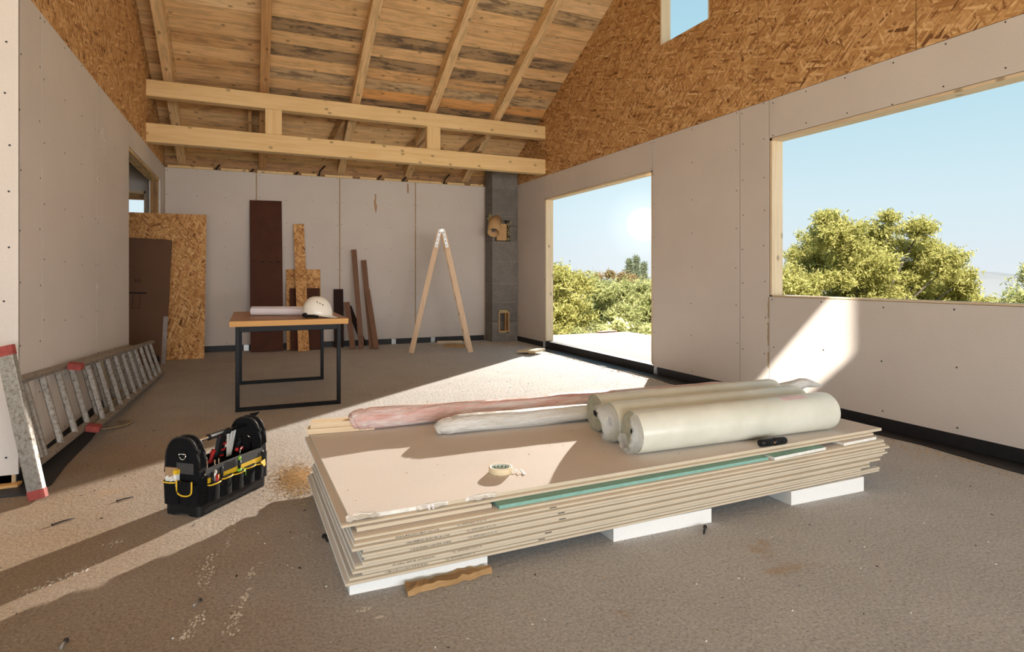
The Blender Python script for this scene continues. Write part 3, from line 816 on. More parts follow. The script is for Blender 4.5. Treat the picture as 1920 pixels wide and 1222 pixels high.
# ------------------------------------------------------------------ chimney
ch = thing('chimney', (3.96, 9.72, 0), label='grey concrete block chimney in the back corner with a clay flue stub', cat='chimney')
CX0, CX1, CY0, CY1 = 3.732, 4.196, 9.55, 9.897
lev = [0.0, 0.34, 0.66, 0.985, 1.36, 1.70, 2.12, 2.60, 2.93, 3.06]
for k, (z0, z1) in enumerate(zip(lev[:-1], lev[1:])):
    mb = MB(0); j = 0.003; s_ = random.uniform(-0.002, 0.002)
    if k == 5:        # opened for the flue: block legs around the hole
        mb.box((CX0, CY0, z0 + j), (CX0 + 0.05, CY1, z1 - j)); mb.box((CX1 - 0.14, CY0, z0 + j), (CX1, CY1, z0 + 0.26)); mb.box((CX1 - 0.15, CY0 - 0.002, z0 + 0.266), (CX1, CY1, z1 - j)); mb.box((CX0 + 0.05, CY0 + 0.2, z0 + j), (CX1 - 0.14, CY1, z1 - j)); mb.box((CX0 + .05, CY0, z1 - 0.06), (CX1 - .15, CY0 + .2, z1 - j))
    elif k == 0:      # the clean-out hole starts here
        mb.box((CX0, CY0, z0), (3.845, CY1, z1 - j)); mb.box((4.035, CY0, z0), (CX1, CY1, z1 - j)); mb.box((3.845, CY0, z0), (4.035, CY1, 0.15)); mb.box((3.845, CY0 + 0.2, 0.15), (4.035, CY1, z1 - j))
    elif k == 1:
        mb.box((CX0, CY0, z0 + j), (3.845, CY1, z1 - j)); mb.box((4.035, CY0, z0 + j), (CX1, CY1, z1 - j)); mb.box((3.845, CY0, 0.54), (4.035, CY1, z1 - j)); mb.box((3.845, CY0 + 0.2, z0 + j), (4.035, CY1, 0.54))
    else:
        mb.box((CX0 + s_, CY0 + s_, z0 + j), (CX1, CY1, z1 - j))
    put('block', mb, MAT['block'], ch)
mo = MB(0); mo.box((CX0 + 0.006, CY0 + 0.006, 0.55), (CX1 - 0.006, CY1 - 0.006, 1.70)); mo.box((CX0 + 0.006, CY0 + 0.006, 2.07), (CX1 - 0.006, CY1 - 0.006, 3.05))
put('mortar', mo, plain('mortar', (0.30, 0.285, 0.255), 0.95, 0, 0.2, 20), ch)
pd = Vector((-0.33, -0.62, -0.71)).normalized()
p1 = Vector((3.705, 9.42, 1.835)); p0 = p1 - pd * 0.36
Mz = Matrix.Translation(p1) @ pd.to_track_quat('Z', 'Y').to_matrix().to_4x4()
mb = MB(); mb.lathe([(0.088, -0.36), (0.106, -0.36), (0.106, 0.0), (0.088, 0.0), (0.088, -0.36)], 28, Mz)
mb.lathe([(0.0, -0.30), (0.09, -0.30)], 28, Mz); put('flue_pipe', mb, MAT['clay'], ch)
mb = MB(); mb.box((3.82, 9.565, 1.715), (4.0, 9.72, 2.0)); put('flue_throat', mb, MAT['clay'], ch)
mb = MB(0)
for k in range(150):
    if k < 110:
        t = random.uniform(-0.6, 3.4); c0 = p1 - pd * random.uniform(0.27, 0.36) + Vector((0.115 * math.cos(t), -0.02, 0.09 * math.sin(t) + 0.02))
    else: c0 = Vector((4.03 + random.uniform(-.012, .012), 9.56, random.uniform(1.72, 2.04)))
    mb.tube([c0, c0 + Vector((random.uniform(-.05, .05), random.uniform(-.03, .01), random.uniform(-.025, .03)))], [random.uniform(.004, .011), 0.002], 4)
stuff_put('insulation_wool', mb, MAT['wool'], ch)
fr = MB(2)
for a, b in (((3.845, 9.53, 0.165), (3.863, 9.64, 0.505)), ((4.017, 9.53, 0.165), (4.035, 9.64, 0.505)), ((3.863, 9.53, 0.165), (4.017, 9.64, 0.185)), ((3.863, 9.53, 0.485), (4.017, 9.64, 0.505)), ((3.975, 9.55, 0.185), (3.985, 9.64, 0.485))): fr.box(a, b)
fo = put('cleanout_frame', fr, MAT['clay'], ch)
mb = MB(0); mb.box((3.855, 9.545, 0.508), (4.02, 9.6, 0.535)); mb.box((3.855, 9.545, 0.15), (3.99, 9.6, 0.164)); stuff_put('insulation_wool', mb, MAT['wool'], ch)
mk = MB(0)
for zz, wd in ((2.46, 0.22), (2.37, 0.16), (2.27, 0.18), (1.48, 0.12)):
    yy = 9.60
    while yy < 9.60 + wd:
        h_ = random.uniform(0.018, 0.034)
        mk.prism([(CX0 - 0.0035, yy, zz), (CX0 - 0.0035, yy + 0.007, zz), (CX0 - 0.0035, yy + 0.012, zz + h_), (CX0 - 0.0035, yy + 0.005, zz + h_)], (0.0005, 0, 0))
        if random.random() < .6: mk.box((CX0 - 0.0035, yy, zz + h_ * random.choice((0, .5, 1))), (CX0 - 0.003, yy + 0.02, zz + h_ * .5 + 0.005))
        yy += random.choice((0.026, 0.03, 0.05))
stuff_put('chalk_marks', mk, MAT['chalk'], ch)

# ------------------------------------------------------------------ boards leaning on the back wall
def lean(name, mat, b0, b1, top, th, label, cat, group=None, z0=0.003, edge=None):
    """b0,b1: foot corners (x, y) left and right; top: left top corner (x, y, z)"""
    P = Vector((b0[0], b0[1], z0)); e3 = (Vector(top) - P); L_ = e3.length; e3.normalize()
    e1 = Vector((b1[0] - b0[0], b1[1] - b0[1], 0)); W_ = e1.length; e1 = (e1 - e3 * e1.dot(e3)).normalized()
    e2 = e3.cross(e1)                    # away from the viewer
    M = Matrix.Translation(P) @ Matrix((e1, e2, e3)).transposed().to_4x4()
    c = min(0.002, th * .2)
    mb = MB(2)
    sec = [(c, 0, 0), (W_ - c, 0, 0), (W_, c, 0), (W_, th - c, 0), (W_ - c, th, 0), (c, th, 0), (0, th - c, 0), (0, c, 0)]
    mb.prism(sec, (0, 0, L_))
    o = put(name, mb, mat, M=M, label=label, cat=cat, group=group)
    return o, M, W_, L_
o, M, W_, L_ = lean('shuttering_panel', MAT['brown'], (-0.012, 9.62), (0.435, 9.60), (-0.025, 9.875, 2.245), 0.021, 'tall dark brown panel leaning on the back wall behind the table', 'panel')
mk = MB(0)
for k in range(4): mk.box((0.03 + 0.11 * k, -0.0012, L_ * .585 + random.uniform(-.01, .01)), (0.09 + 0.11 * k, -0.0002, L_ * .585 + 0.014))
stuff_put('scrape_mark', mk, MAT['brown_dk'], o, M=Matrix())
lean('strand_board_offcut', MAT['osb_new'], (0.485, 9.70), (0.985, 9.70), (0.485, 9.88, 1.215), 0.018, 'low strand board offcut leaning on the back wall behind brown panel', 'board')
lean('shuttering_panel', MAT['brown'], (0.535, 9.60), (0.972, 9.60), (0.532, 9.79, 0.925), 0.021, 'low brown panel in front of the strand board offcut', 'panel')
lean('strand_board_strip', MAT['osb_new'], (0.632, 9.45), (0.785, 9.43), (0.588, 9.868, 1.905), 0.016, 'tall narrow strand board strip leaning behind the table and helmet', 'board')
lean('plank_strip', MAT['brown_dk'], (1.181, 9.76), (1.325, 9.74), (1.185, 9.872, 0.905), 0.022, 'short nearly black board leaning against the panel joint', 'board')
lean('plank_strip', MAT['brown_dk'], (1.60, 9.70), (1.68, 9.70), (1.375, 9.83, 0.62), 0.022, 'dark board slanting sideways behind the brown strips', 'board')
lean('plank_strip', MAT['brown_strip'], (1.378, 9.44), (1.455, 9.42), (1.322, 9.70, 0.70), 0.024, 'shortest brown wooden strip leaning near the table corner', 'strip')
o, M, W_, L_ = lean('plank_strip', MAT['brown_strip'], (1.497, 9.39), (1.572, 9.37), (1.445, 9.80, 1.525), 0.026, 'tallest brown strip with drilled holes near its foot', 'strip')
mk = MB(0)
for k in range(34):
    a, b = random.uniform(0.012, W_ - .012), random.uniform(0.06, 0.24); r_ = 0.004
    mk.prism([(a + r_ * math.cos(t), -0.0012, b + r_ * math.sin(t)) for t in np.linspace(0, 2 * math.pi, 7)[:-1]], (0, 0.001, 0))
mk.prism([(0.012 + .008 * math.cos(t), -0.0012, 0.37 + .008 * math.sin(t)) for t in np.linspace(0, 2 * math.pi, 9)[:-1]], (0, 0.001, 0))
stuff_put('drilled_holes', mk, MAT['brown_dk'], o, M=Matrix())
lean('plank_strip', MAT['brown_strip'], (1.655, 9.40), (1.735, 9.38), (1.605, 9.85, 1.36), 0.024, 'brown strip leaning behind a shorter one beside the stepladder', 'strip')
lean('plank_strip', MAT['brown_strip'], (1.702, 9.29), (1.782, 9.27), (1.625, 9.66, 0.90), 0.026, 'brown strip leaning in front of a longer one beside the stepladder', 'strip')

# strand board sheet and cardboard box in the side doorway
o, M, W_, L_ = lean('strand_board_sheet', MAT['osb_new'], (-1.62, 9.20), (-0.585, 9.17), (-1.61, 9.48, 1.965), 0.018, 'large strand board sheet leaning in the side doorway', 'board')
cb = thing('cardboard_box', (-1.3, 8.85, 0), label='flat brown cardboard box standing in front of strand board sheet', cat='box')
Mc = Matrix.Translation((-1.60, 8.80, 0.002)) @ Matrix.Rotation(R(-4), 4, 'X') @ Matrix.Rotation(R(2.2), 4, 'Y')
mb = MB(2); mb.prism([(0, 0, 0), (0.585, 0, 0), (0.593, 0.008, 0), (0.593, 0.09, 0), (0, 0.09, 0)], (0, 0, 1.60))
put('carton', mb, MAT['cardboard'], cb, M=world_of(cb).inverted() @ Mc)
mb = MB(0); mb.box((0.02, 0.0, 1.601), (0.40, 0.088, 1.604)); mb.prism([(0.42, 0.005, 1.601), (0.55, 0.0, 1.601), (0.50, -0.03, 1.595), (0.44, -0.028, 1.597)], (0, 0, 0.004))
put('flap', mb, MAT['cardboard'], cb, M=world_of(cb).inverted() @ Mc)
mb = MB(0)
mb.prism([(0.44, -0.0015, 0.05), (0.54, -0.0015, 0.05), (0.525, -0.0015, 0.125), (0.455, -0.0015, 0.125)], (0, 0.001, 0))
for t0 in range(8):
    t, t2 = math.pi * t0 / 8, math.pi * (t0 + 1) / 8
    mb.prism([(0.49 + r_ * math.cos(q), -0.0015, 0.125 + r_ * math.sin(q)) for r_, q in ((.018, t), (.026, t), (.026, t2), (.018, t2))], (0, 0.001, 0))
mb.box((0.22, -0.0015, 1.05), (0.232, -0.0005, 1.085)); mb.box((0.22, -0.0015, 1.05), (0.245, -0.0005, 1.055)); mb.box((0.255, -0.0015, 1.05), (0.262, -0.0005, 1.085)); mb.box((0.255, -.0015, 1.05), (.28, -.0005, 1.056)); mb.box((0.255, -.0015, 1.065), (.275, -.0005, 1.07)); mb.box((0.255, -.0015, 1.08), (.28, -.0005, 1.085))
for a, b in (((0.05, 0.90), (0.35, 0.92)), ((0.28, 0.72), (0.285, 0.90)), ((0.20, 0.72), (0.205, 0.88)), ((0.05, 0.72), (0.285, 0.724))): mb.box((a[0], -.0015, a[1]), (b[0], -.0005, b[1]))
stuff_put('print', mb, MAT['ink_dark'], cb, M=world_of(cb).inverted() @ Mc)
tp = MB(2); tp.box((0.55, -0.003, 0.0), (0.60, -0.001, 0.62)); put('packing_tape', tp, plain('packing_tape', (0.30, 0.24, 0.20), 0.3), cb, M=world_of(cb).inverted() @ Mc)

# ------------------------------------------------------------------ table, drawing roll, helmet
tb = thing('work_table', (0.3, 6.14, 0), label='wooden topped work table on black square steel legs', cat='table')
TZ = 0.745
mb = MB(1)
x0, x1, y0, y1, z0, z1 = -0.165, 0.775, 5.42, 6.88, 0.70, TZ
mb.box((x0, y0, z0), (x1, y1, z1))
mb.m = [0, 0, 1, 1, 1, 1]
put('table_top', mb, [MAT['table_top'], MAT['table_edge']], tb)
for yy in (5.47, 6.83):
    for xx in (-0.105, 0.70):
        mb = MB(2); mb.bar((xx, yy, 0), (xx, yy, 0.70), 0.032, 0.032, up=(0, 1, 0), ch=0.003); put('leg', mb, MAT['steel_black'], tb)
    mb = MB(0); mb.bar((-0.089, yy, 0.016), (0.684, yy, 0.016), 0.032, 0.032, ch=0.003); put('floor_rail', mb, MAT['steel_black'], tb)
    mb = MB(0); mb.bar((-0.089, yy, 0.676), (0.684, yy, 0.676), 0.032, 0.048, ch=0.003); put('top_rail', mb, MAT['steel_black'], tb)
for xx in (-0.105, 0.70):
    mb = MB(1); mb.bar((xx, 5.486, 0.684), (xx, 6.814, 0.684), 0.032, 0.032, ch=0.003); put('side_rail', mb, MAT['steel_black'], tb)

dr = MB(0)                                   # rolled drawing: a loose spiral
pa, pb = Vector((0.005, 6.13, TZ)), Vector((0.56, 5.90, TZ))
ax_ = (pb - pa).normalized(); sd_ = Vector((-ax_.y, ax_.x, 0)); N_ = 70
pro = []
for i in range(N_):
    t = -0.4 + 4.4 * math.pi * i / (N_ - 1); r_ = 0.043 - 0.009 * i / (N_ - 1)
    pro.append((r_ * math.cos(-t + 2.2), r_ * math.sin(-t + 2.2)))
V = []; zc = 0.0445
for e0 in (0.0, 1.0):
    for a, b in pro:
        fl_ = 0.012 * (1 - e0) if a == pro[0][0] else 0
        V.append(pa.lerp(pb, e0) + sd_ * a + Vector((0, 0, zc + b + fl_)))
dr.add(V, [(i, i + 1, N_ + i + 1, N_ + i) for i in range(N_ - 1)], 0, True)
put('drawing_roll', dr, MAT['paper'], label='white rolled drawing lying on the work table', cat='paper roll')

hm = thing('safety_helmet', (0.0, 0.0, 0.0), M=Matrix.Translation((0.533, 5.66, TZ + 0.002)) @ Matrix.Rotation(R(-16), 4, 'Z') @ Matrix.Scale(1.1, 4), label='white safety helmet standing on the work table', cat='helmet')
def helm():
    mb = MB(); NU, NV = 56, 22
    def rim(phi):                             # height of the shell's lower edge round the head
        f = math.cos(phi)
        return 0.052 - 0.040 * max(0, f) ** 1.2 + 0.012 * max(0, -f) * -1.0 - 0.02 * abs(math.sin(phi)) ** 2
    V = []
    for i in range(NV + 1):
        t = i / NV
        for j in range(NU):
            phi = 2 * math.pi * j / NU
            f = math.cos(phi)
            a = 0.118 + 0.008 * f; b = 0.098
            zr = rim(phi)
            th_ = t * math.pi / 2
            rr = math.sin(th_) ** 0.92; zz = zr + (0.168 - zr) * math.cos(th_) ** 0.95
            x_, y_ = a * rr * math.cos(phi), b * rr * math.sin(phi)
            ridge = 0.004 * math.exp(-(y_ / 0.022) ** 2) * math.sin(min(1, t * 1.4) * math.pi)
            V.append((x_, y_, zz + ridge))
    for k, (ext, dz) in enumerate(((0.014, -0.004), (0.036, -0.010), (0.038, -0.013), (0.010, -0.006))):
        for j in range(NU):
            phi = 2 * math.pi * j / NU; f = max(0.0, math.cos(phi)) ** 1.5
            e_ = ext * f + 0.004 * (1 if k < 3 else 0)
            V.append(((0.118 + 0.008 * math.cos(phi) + e_) * math.cos(phi), (0.098 + e_ * .9) * math.sin(phi), rim(phi) + dz * (0.25 + f)))
    n_r = NV + 1 + 4; F = []
    for i in range(n_r - 1):
        for j in range(NU):
            j2 = (j + 1) % NU
            F.append((i * NU + j, (i + 1) * NU + j, (i + 1) * NU + j2, i * NU + j2))
    mb.add(V, F, 0, True); return mb
put('shell', helm(), MAT['helmet'], hm, M=Matrix())
mb = MB()
for k in range(3):
    c0 = Vector((0.020 + 0.021 * k, -0.083 - 0.001 * k + 0.004 * k, 0.128 - 0.012 * k))
    mb.tube([c0 + Vector((-.004, 0.012, .001)), c0 + Vector((.004, -0.006, -.003))], 0.0035, 6)
stuff_put('vent_slots', mb, MAT['black'], hm, M=Matrix())
mb = MB()
mb.tube([(-0.075 + 0.012 * math.sin(6 * t), -0.085 * math.cos(t), 0.022) for t in np.linspace(0, math.pi, 14)], 0.013, 8, flat=1.4)
mb.tube([(-0.09, -0.05, 0.02), (-0.03, -0.085, 0.018), (0.03, -0.09, 0.012)], 0.010, 6)
put('head_harness', mb, MAT['black'], hm, M=Matrix())

# ------------------------------------------------------------------ wooden stepladder
sl_ = thing('stepladder', (2.6, 8.8, 0), label='pale wooden A-frame stepladder standing before the back wall', cat='ladder')
FL, FR, AP = Vector((2.115, 8.62, 0)), Vector((2.93, 8.36, 0)), Vector((2.535, 8.50, 1.775))
wv = Vector((0.155, 0.56, 0))
up_w = wv.normalized()
for foot, sgn in ((FL, -1), (FR, 1)):
    topp = AP + Vector((0.024 * sgn, -0.008 * sgn, 0))
    for k in (0, 1):
        inset = (1 - k) * 0.0
        a = foot + wv * k - wv * 0.0; b = topp + wv * (0.12 + 0.76 * k)
        mb = MB(2); mb.bar(a + Vector((0, 0, .004)), b, 0.028, 0.075, up=(FR - FL).normalized(), ch=0.003)
        put('stile', mb, MAT['ladder_wood'], sl_)
    for q in range(1, 7):
        t = 0.14 * q + 0.02
        a = (foot.lerp(topp + wv * 0.12, t)); b = ((foot + wv).lerp(topp + wv * 0.88, t))
        mb = MB(1); mb.bar(a, b, 0.045, 0.028, ch=0.003); put('rung', mb, MAT['ladder_wood'], sl_)
        m3 = MB(1); m3.bar(a - up_w * 0.0155, a - up_w * 0.013, 0.012, 0.035); put('tenon_end', m3, MAT['pale_wood'], sl_)
for sgn in (-1, 1):
    foot = FL if sgn < 0 else FR
    topp = AP + Vector((0.024 * sgn, -0.008 * sgn, 0)) + wv * 0.12
    d_ = (foot - topp).normalized()
    mb = MB(2); mb.bar(topp - d_ * 0.02 - up_w * 0.0175, topp + d_ * 0.25 - up_w * 0.0175, 0.004, 0.042, up=(FR - FL).normalized(), ch=0.001)
    o = put('hinge_plate', mb, MAT['galv'], sl_)
    m3 = MB()
    for q in (0.03, 0.10, 0.16, 0.22):
        c0 = topp + d_ * q - up_w * 0.0195; m3.tube([c0, c0 - up_w * 0.004], 0.007, 8)
    stuff_put('bolt', m3, MAT['steel_black'], o)

hp = AP + wv * 0.12 - up_w * 0.019
mb = MB(); mb.tube([hp - up_w * .006, hp + up_w * .004], .026, 14); put('hinge_pivot', mb, MAT['galv'], sl_)

# ------------------------------------------------------------------ aluminium ladder on its side by the left wall
al = thing('aluminium_ladder', (-1.0, 5.8, 0), label='worn aluminium extension ladder lying on edge along the left wall', cat='ladder')
def rail_pt(y, up_, off=0.0):
    t = (y - 3.82) / (7.9 - 3.82)
    if up_: return Vector((-1.085 + off + 0.02 * t, y, 0.575 - 0.20 * t))
    return Vector((-0.99 + off + 0.03 * t, y, 0.150 - 0.115 * t))
def section(off, ya, yb, y_r0, n, part):
    for u_ in (True, False):
        mb = MB(1); mb.bar(rail_pt(ya, u_, off), rail_pt(yb, u_, off), 0.048, 0.024, up=(0.2, 0, 1), ch=0.003)
        put('rail', mb, MAT['alu'], al)
    for k in range(n):
        y_ = y_r0 + 0.298 * k
        if y_ > yb - 0.05: break
        mb = MB(2); mb.bar(rail_pt(y_, False, off), rail_pt(y_, True, off), 0.034, 0.030, up=(0, 1, 0), ch=0.007)
        put('rung', mb, MAT['alu'], al)
section(-0.028, 3.82, 7.02, 3.98, 11, 'a')
section(0.040, 4.72, 7.90, 4.98, 11, 'b')
for u_ in (True, False):
    p = rail_pt(4.72, u_, 0.040); mb = MB(1); mb.bar(p + Vector((0, -0.05, 0)), p + Vector((0, 0.035, 0)), 0.075, 0.036, up=(0.2, 0, 1), ch=0.006)
    for k in range(5): mb.bar(p + Vector((0.0, -0.04 + 0.016 * k, 0.018)), p + Vector((0.0, -0.032 + 0.016 * k, 0.018)), 0.072, 0.008, up=(0.2, 0, 1))
    put('rubber_foot', mb, MAT['rubber_red'], al)
sb0, sb1 = Vector((-0.985, 3.72, 0.05)), Vector((-1.125, 3.79, 0.715))
mb = MB(2); mb.bar(sb0, sb1, 0.075, 0.035, up=(0.3, 1, 0), ch=0.004); put('stabiliser_bar', mb, MAT['alu'], al)
for p, q in ((sb0, sb0 - (sb1 - sb0).normalized() * 0.045), (sb1, sb1 + (sb1 - sb0).normalized() * 0.05)):
    mb = MB(2); mb.bar(p, q, 0.082, 0.042, up=(0.3, 1, 0), ch=0.008); put('rubber_cap', mb, MAT['rubber_red'], al)
mb = MB(2); mb.bar(rail_pt(3.88, False, -0.03) + Vector((0, 0, 0.02)), rail_pt(3.88, True, -0.03), 0.05, 0.03, up=(0, 1, 0), ch=0.004); put('inner_brace', mb, MAT['alu'], al)
mb = MB(1); mb.tube([rail_pt(5.0, True, 0.0) + Vector((-0.02, 0.1, 0)), Vector((-1.06, 5.35, 0.22)), Vector((-1.04, 5.2, 0.06)), Vector((-0.98, 5.15, 0.02)), Vector((-0.86, 5.25, 0.012)), Vector((-0.83, 5.38, 0.012)), Vector((-0.93, 5.42, 0.012))], 0.018, 6, flat=0.18)
put('tie_strap', mb, MAT['strap'], al)
mb = MB(1); mb.tube([rail_pt(5.55, True, 0.0), Vector((-1.06, 5.75, 0.26)), Vector((-1.02, 5.5, 0.1)), Vector((-1.0, 5.95, 0.16))], 0.016, 6, flat=0.2)
put('tie_strap', mb, MAT['strap'], al)

# ------------------------------------------------------------------ stack of plasterboard on foam blocks
TILT = 0.028 / 2.75                      # the stack rises slightly towards the right wall
def stack_z(x): return TILT * (x - 0.3)
for x0, x1, y0, hz, lab in ((0.315, 0.83, 2.175, 0.052, 'white foam block under the torn-cornered end of the sheet stack'), (1.395, 1.915, 2.175, 0.061, 'white foam block under the middle of the sheet stack'), (2.41, 2.92, 2.18, 0.071, 'white foam block under the sheet stack end by the right wall')):
    mb = MB(0)
    c = 0.006; ww = x1 - x0
    sec = [(0, 0, 0), (ww, 0, 0), (ww, 0, hz - 0.002 + TILT * ww * 0), (0, 0, hz - 0.002)]
    mb.prism([(x0, y0, 0), (x1, y0, 0), (x1, y0, hz + 0.002), (x0, y0, hz - 0.0035)], (0, 1.1, 0))
    put('foam_block', mb, MAT['foam'], label=lab, cat='foam block', group='foam blocks under the stack')

BT = 0.0138
ORD = ['lowest', 'second from the floor', 'third from the floor', 'fourth from the floor', 'fifth from the floor', 'sixth from the floor', 'seventh from the floor', 'seventh from the top', 'sixth from the top', 'fifth from the top', 'fourth from the top', 'third from the top']
#        x0     x1     y0    y1
LAY = [(0.296, 3.060, 2.136, 3.390), (0.310, 3.055, 2.139, 3.390), (0.352, 2.900, 2.132, 3.390), (0.318, 2.955, 2.120, 3.380), (0.326, 2.960, 2.122, 3.380),
       (0.350, 3.020, 2.112, 3.390), (0.356, 3.055, 2.114, 3.390), (0.346, 3.070, 2.104, 3.390), (0.350, 3.045, 2.106, 3.400), (0.312, 3.075, 2.094, 3.395), (0.318, 3.05, 2.097, 3.400), (0.322, 3.060, 2.110, 3.410)]
Zs = 0.050
def sheet_mesh(x0, x1, y0, y1, t=BT):
    w = y1 - y0; L_ = x1 - x0
    mb = MB(0)
    sec = [(0, 0.0, 0.0025), (0, 0.003, 0.0), (0, w - 0.003, 0.0), (0, w, 0.0025), (0, w, t - 0.003), (0, w - 0.012, t), (0, 0.012, t), (0, 0.0, t - 0.0032)]
    mb.prism(sec, (L_, 0, 0))
    # faces: caps first, then sides; long front/back sides are edge paper
    mb.m = [2, 2] + [1, 0, 1, 1, 1, 0, 1, 1]
    return mb
text_rows = {1: 0.50, 3: 0.52, 6: 0.58, 8: 0.57, 10: 0.53}
zt = []
def print_line(parent, xs):
    """the printed line on the sheet's edge, upside down as in the photo"""
    cu = bpy.data.curves.new('print', 'FONT'); cu.body = 'A 12.5/1200/2600 TE -'; cu.size = 0.0092; cu.extrude = 0.0
    tmp = bpy.data.objects.new('print', cu); C.objects.link(tmp)
    me = bpy.data.meshes.new_from_object(tmp.evaluated_get(bpy.context.evaluated_depsgraph_get()))
    bpy.data.objects.remove(tmp); bpy.data.curves.remove(cu)
    me.materials.append(MAT['ink'])
    wd = max(v.co.x for v in me.vertices)
    for v in me.vertices:                       # stretch along the edge, turned half round
        v.co.x *= 1.45
    o = bpy.data.objects.new('print', me); C.objects.link(o); o.parent = parent
    o.matrix_basis = Matrix.Translation((xs + 0.155, -0.0006, BT - 0.0025)) @ Matrix.Rotation(R(90), 4, 'X') @ Matrix.Rotation(R(180), 4, 'Z')
    mb = MB(0); x_ = xs - 0.03                  # the illegible, heavier part of the line
    for k in range(26):
        w_ = random.uniform(0.0012, 0.0032); h_ = random.uniform(0.0035, 0.0060)
        mb.box((x_, -0.0008, BT - 0.010), (x_ + w_, -0.0003, BT - 0.010 + h_)); x_ -= random.uniform(0.0045, 0.0075)
        if random.random() < 0.5: mb.box((x_, -0.0008, BT - 0.008), (x_ + 0.005, -0.0003, BT - 0.007))
    mb.box((xs + 0.42, -0.0008, BT - 0.009), (xs + 0.45, -0.0003, BT - 0.005))
    stuff_put('print_block', mb, MAT['ink'], parent, M=Matrix())
tilt_M = Matrix.Rotation(-math.atan(TILT), 4, 'Y')
for k, (x0, x1, y0, y1) in enumerate(LAY):
    mb = sheet_mesh(x0, x1, y0, y1)
    M = Matrix.Translation((x0, y0, Zs + stack_z(x0))) @ tilt_M @ Matrix.Rotation(R(1.15 + random.uniform(-.12, .12)), 4, 'Z')
    o = put('plasterboard_sheet', mb, [MAT['pb'], MAT['sheet_edge'], MAT['gypsum']], M=M, label=f'beige plasterboard sheet in the low stack, {ORD[k]}', cat='plasterboard', group='plasterboard sheets in the stack')
    if k in text_rows: print_line(o, text_rows[k] - x0 + 0.115)
    zt.append(Zs); Zs += BT + (0.0016 if k % 2 else 0.0005)
# green strips between the sheets, near the top
def strip(x0, x1, y0, y1, zrel, mats, label, rz=0.0, name='plasterboard_strip'):
    mb = MB(0); mb.box((0, 0, 0), (x1 - x0, y1 - y0, BT)); mb.m = [0, 0, 1, 1, 1, 1]
    return put(name, mb, mats, M=Matrix.Translation((x0, y0, zrel + stack_z(x0))) @ tilt_M @ Matrix.Rotation(rz, 4, 'Z'), label=label, cat='plasterboard', group='offcut strips in the stack')
strip(0.86, 2.24, 2.128, 2.40, Zs, [MAT['green_pb'], MAT['green_pb']], 'long green plasterboard strip between the upper sheets', R(1.2))
strip(2.26, 2.62, 2.140, 2.36, Zs, [MAT['green_pb'], MAT['gypsum']], 'short green plasterboard strip with white cut edge', R(3))
strip(2.76, 3.02, 2.17, 2.34, Zs, [MAT['pb'], MAT['gypsum']], 'short grey plasterboard strip with white cut edge', R(3))
strip(0.335, 0.84, 2.145, 2.50, Zs, [MAT['pb'], MAT['sheet_edge']], 'narrow beige plasterboard offcut under the torn corner', R(1.2))
strip(0.36, 2.9, 2.75, 3.30, Zs, [MAT['pb'], MAT['sheet_edge']], 'beige plasterboard offcut hidden between the upper sheets', R(1))
Zs += BT + 0.001
o2 = put('plasterboard_sheet', sheet_mesh(0.285, 3.03, 2.160, 3.43), [MAT['pb'], MAT['sheet_edge'], MAT['gypsum']], M=Matrix.Translation((0.285, 2.158, Zs + stack_z(0.285))) @ tilt_M @ Matrix.Rotation(R(1.0), 4, 'Z'), label='beige plasterboard sheet directly under the torn topmost sheet', cat='plasterboard', group='plasterboard sheets in the stack')
Zs += BT + 0.001
# the topmost sheet, its front-left corner broken
tw, tl = 1.26, 2.80
jag = [(0.0, 0.0), ]
out = [(0.012, 0.035), (0.03, 0.018), (0.055, 0.026), (0.085, 0.012), (0.105, 0.020), (0.118, 0.004), (0.25, 0.002), (0.27, 0.012), (0.30, 0.004), (0.34, 0.010), (0.37, 0.0), (0.44, 0.0), (0.47, 0.014), (0.50, 0.006), (0.53, 0.012), (0.56, 0.0), (1.5, 0.0), (tl, 0.0), (tl, tw), (0.0, tw)]
mb = MB(0); mb.prism([(x_, y_, 0) for x_, y_ in out], (0, 0, BT))
mb.m = [0, 0] + [2 if (k < 16 and max(out[k][1], out[(k + 1) % len(out)][1]) > 0.003) else 1 for k in range(len(out))]
TX, TY = 0.303, 2.170
top_M = Matrix.Translation((TX, TY, Zs + stack_z(TX))) @ tilt_M @ Matrix.Rotation(R(0.9), 4, 'Z')
ts = put('plasterboard_sheet', mb, [MAT['pb'], MAT['sheet_edge'], MAT['gypsum']], M=top_M, label='topmost plasterboard sheet with its broken white corner', cat='plasterboard', group='plasterboard sheets in the stack')
mb = MB(0)
for (a, w_, d_) in ((0.0, 0.115, 0.034), (0.25, 0.12, 0.016), (0.46, 0.11, 0.018)):
    n = 9; up_ = [(a + w_ * i / n, d_ * (0.7 + 0.6 * random.random()) * (1 - abs(2 * i / n - 1) * .4), BT + 0.001) for i in range(n + 1)]
    dn = [(a + w_ * i / n, -0.004 - random.uniform(0, .006), BT * 0.35 + random.uniform(-.003, .002)) for i in range(n + 1)]
    mb.add(up_ + dn, [(i, n + 1 + i, n + 2 + i, i + 1) for i in range(n)])
stuff_put('torn_core', mb, MAT['gypsum'], ts, M=Matrix())
mb = MB(2)
for a in (0.29, 0.305): mb.add([(a, -0.002, BT), (a + 0.010, -0.003, BT), (a + 0.012, -0.008, -0.018), (a + 0.008, -0.009, -0.02)], [(0, 1, 2, 3)])
stuff_put('hanging_paper', mb, MAT['paper'], ts, M=Matrix())
ZTOP = Zs + BT
def ztop(x): return ZTOP + stack_z(x)
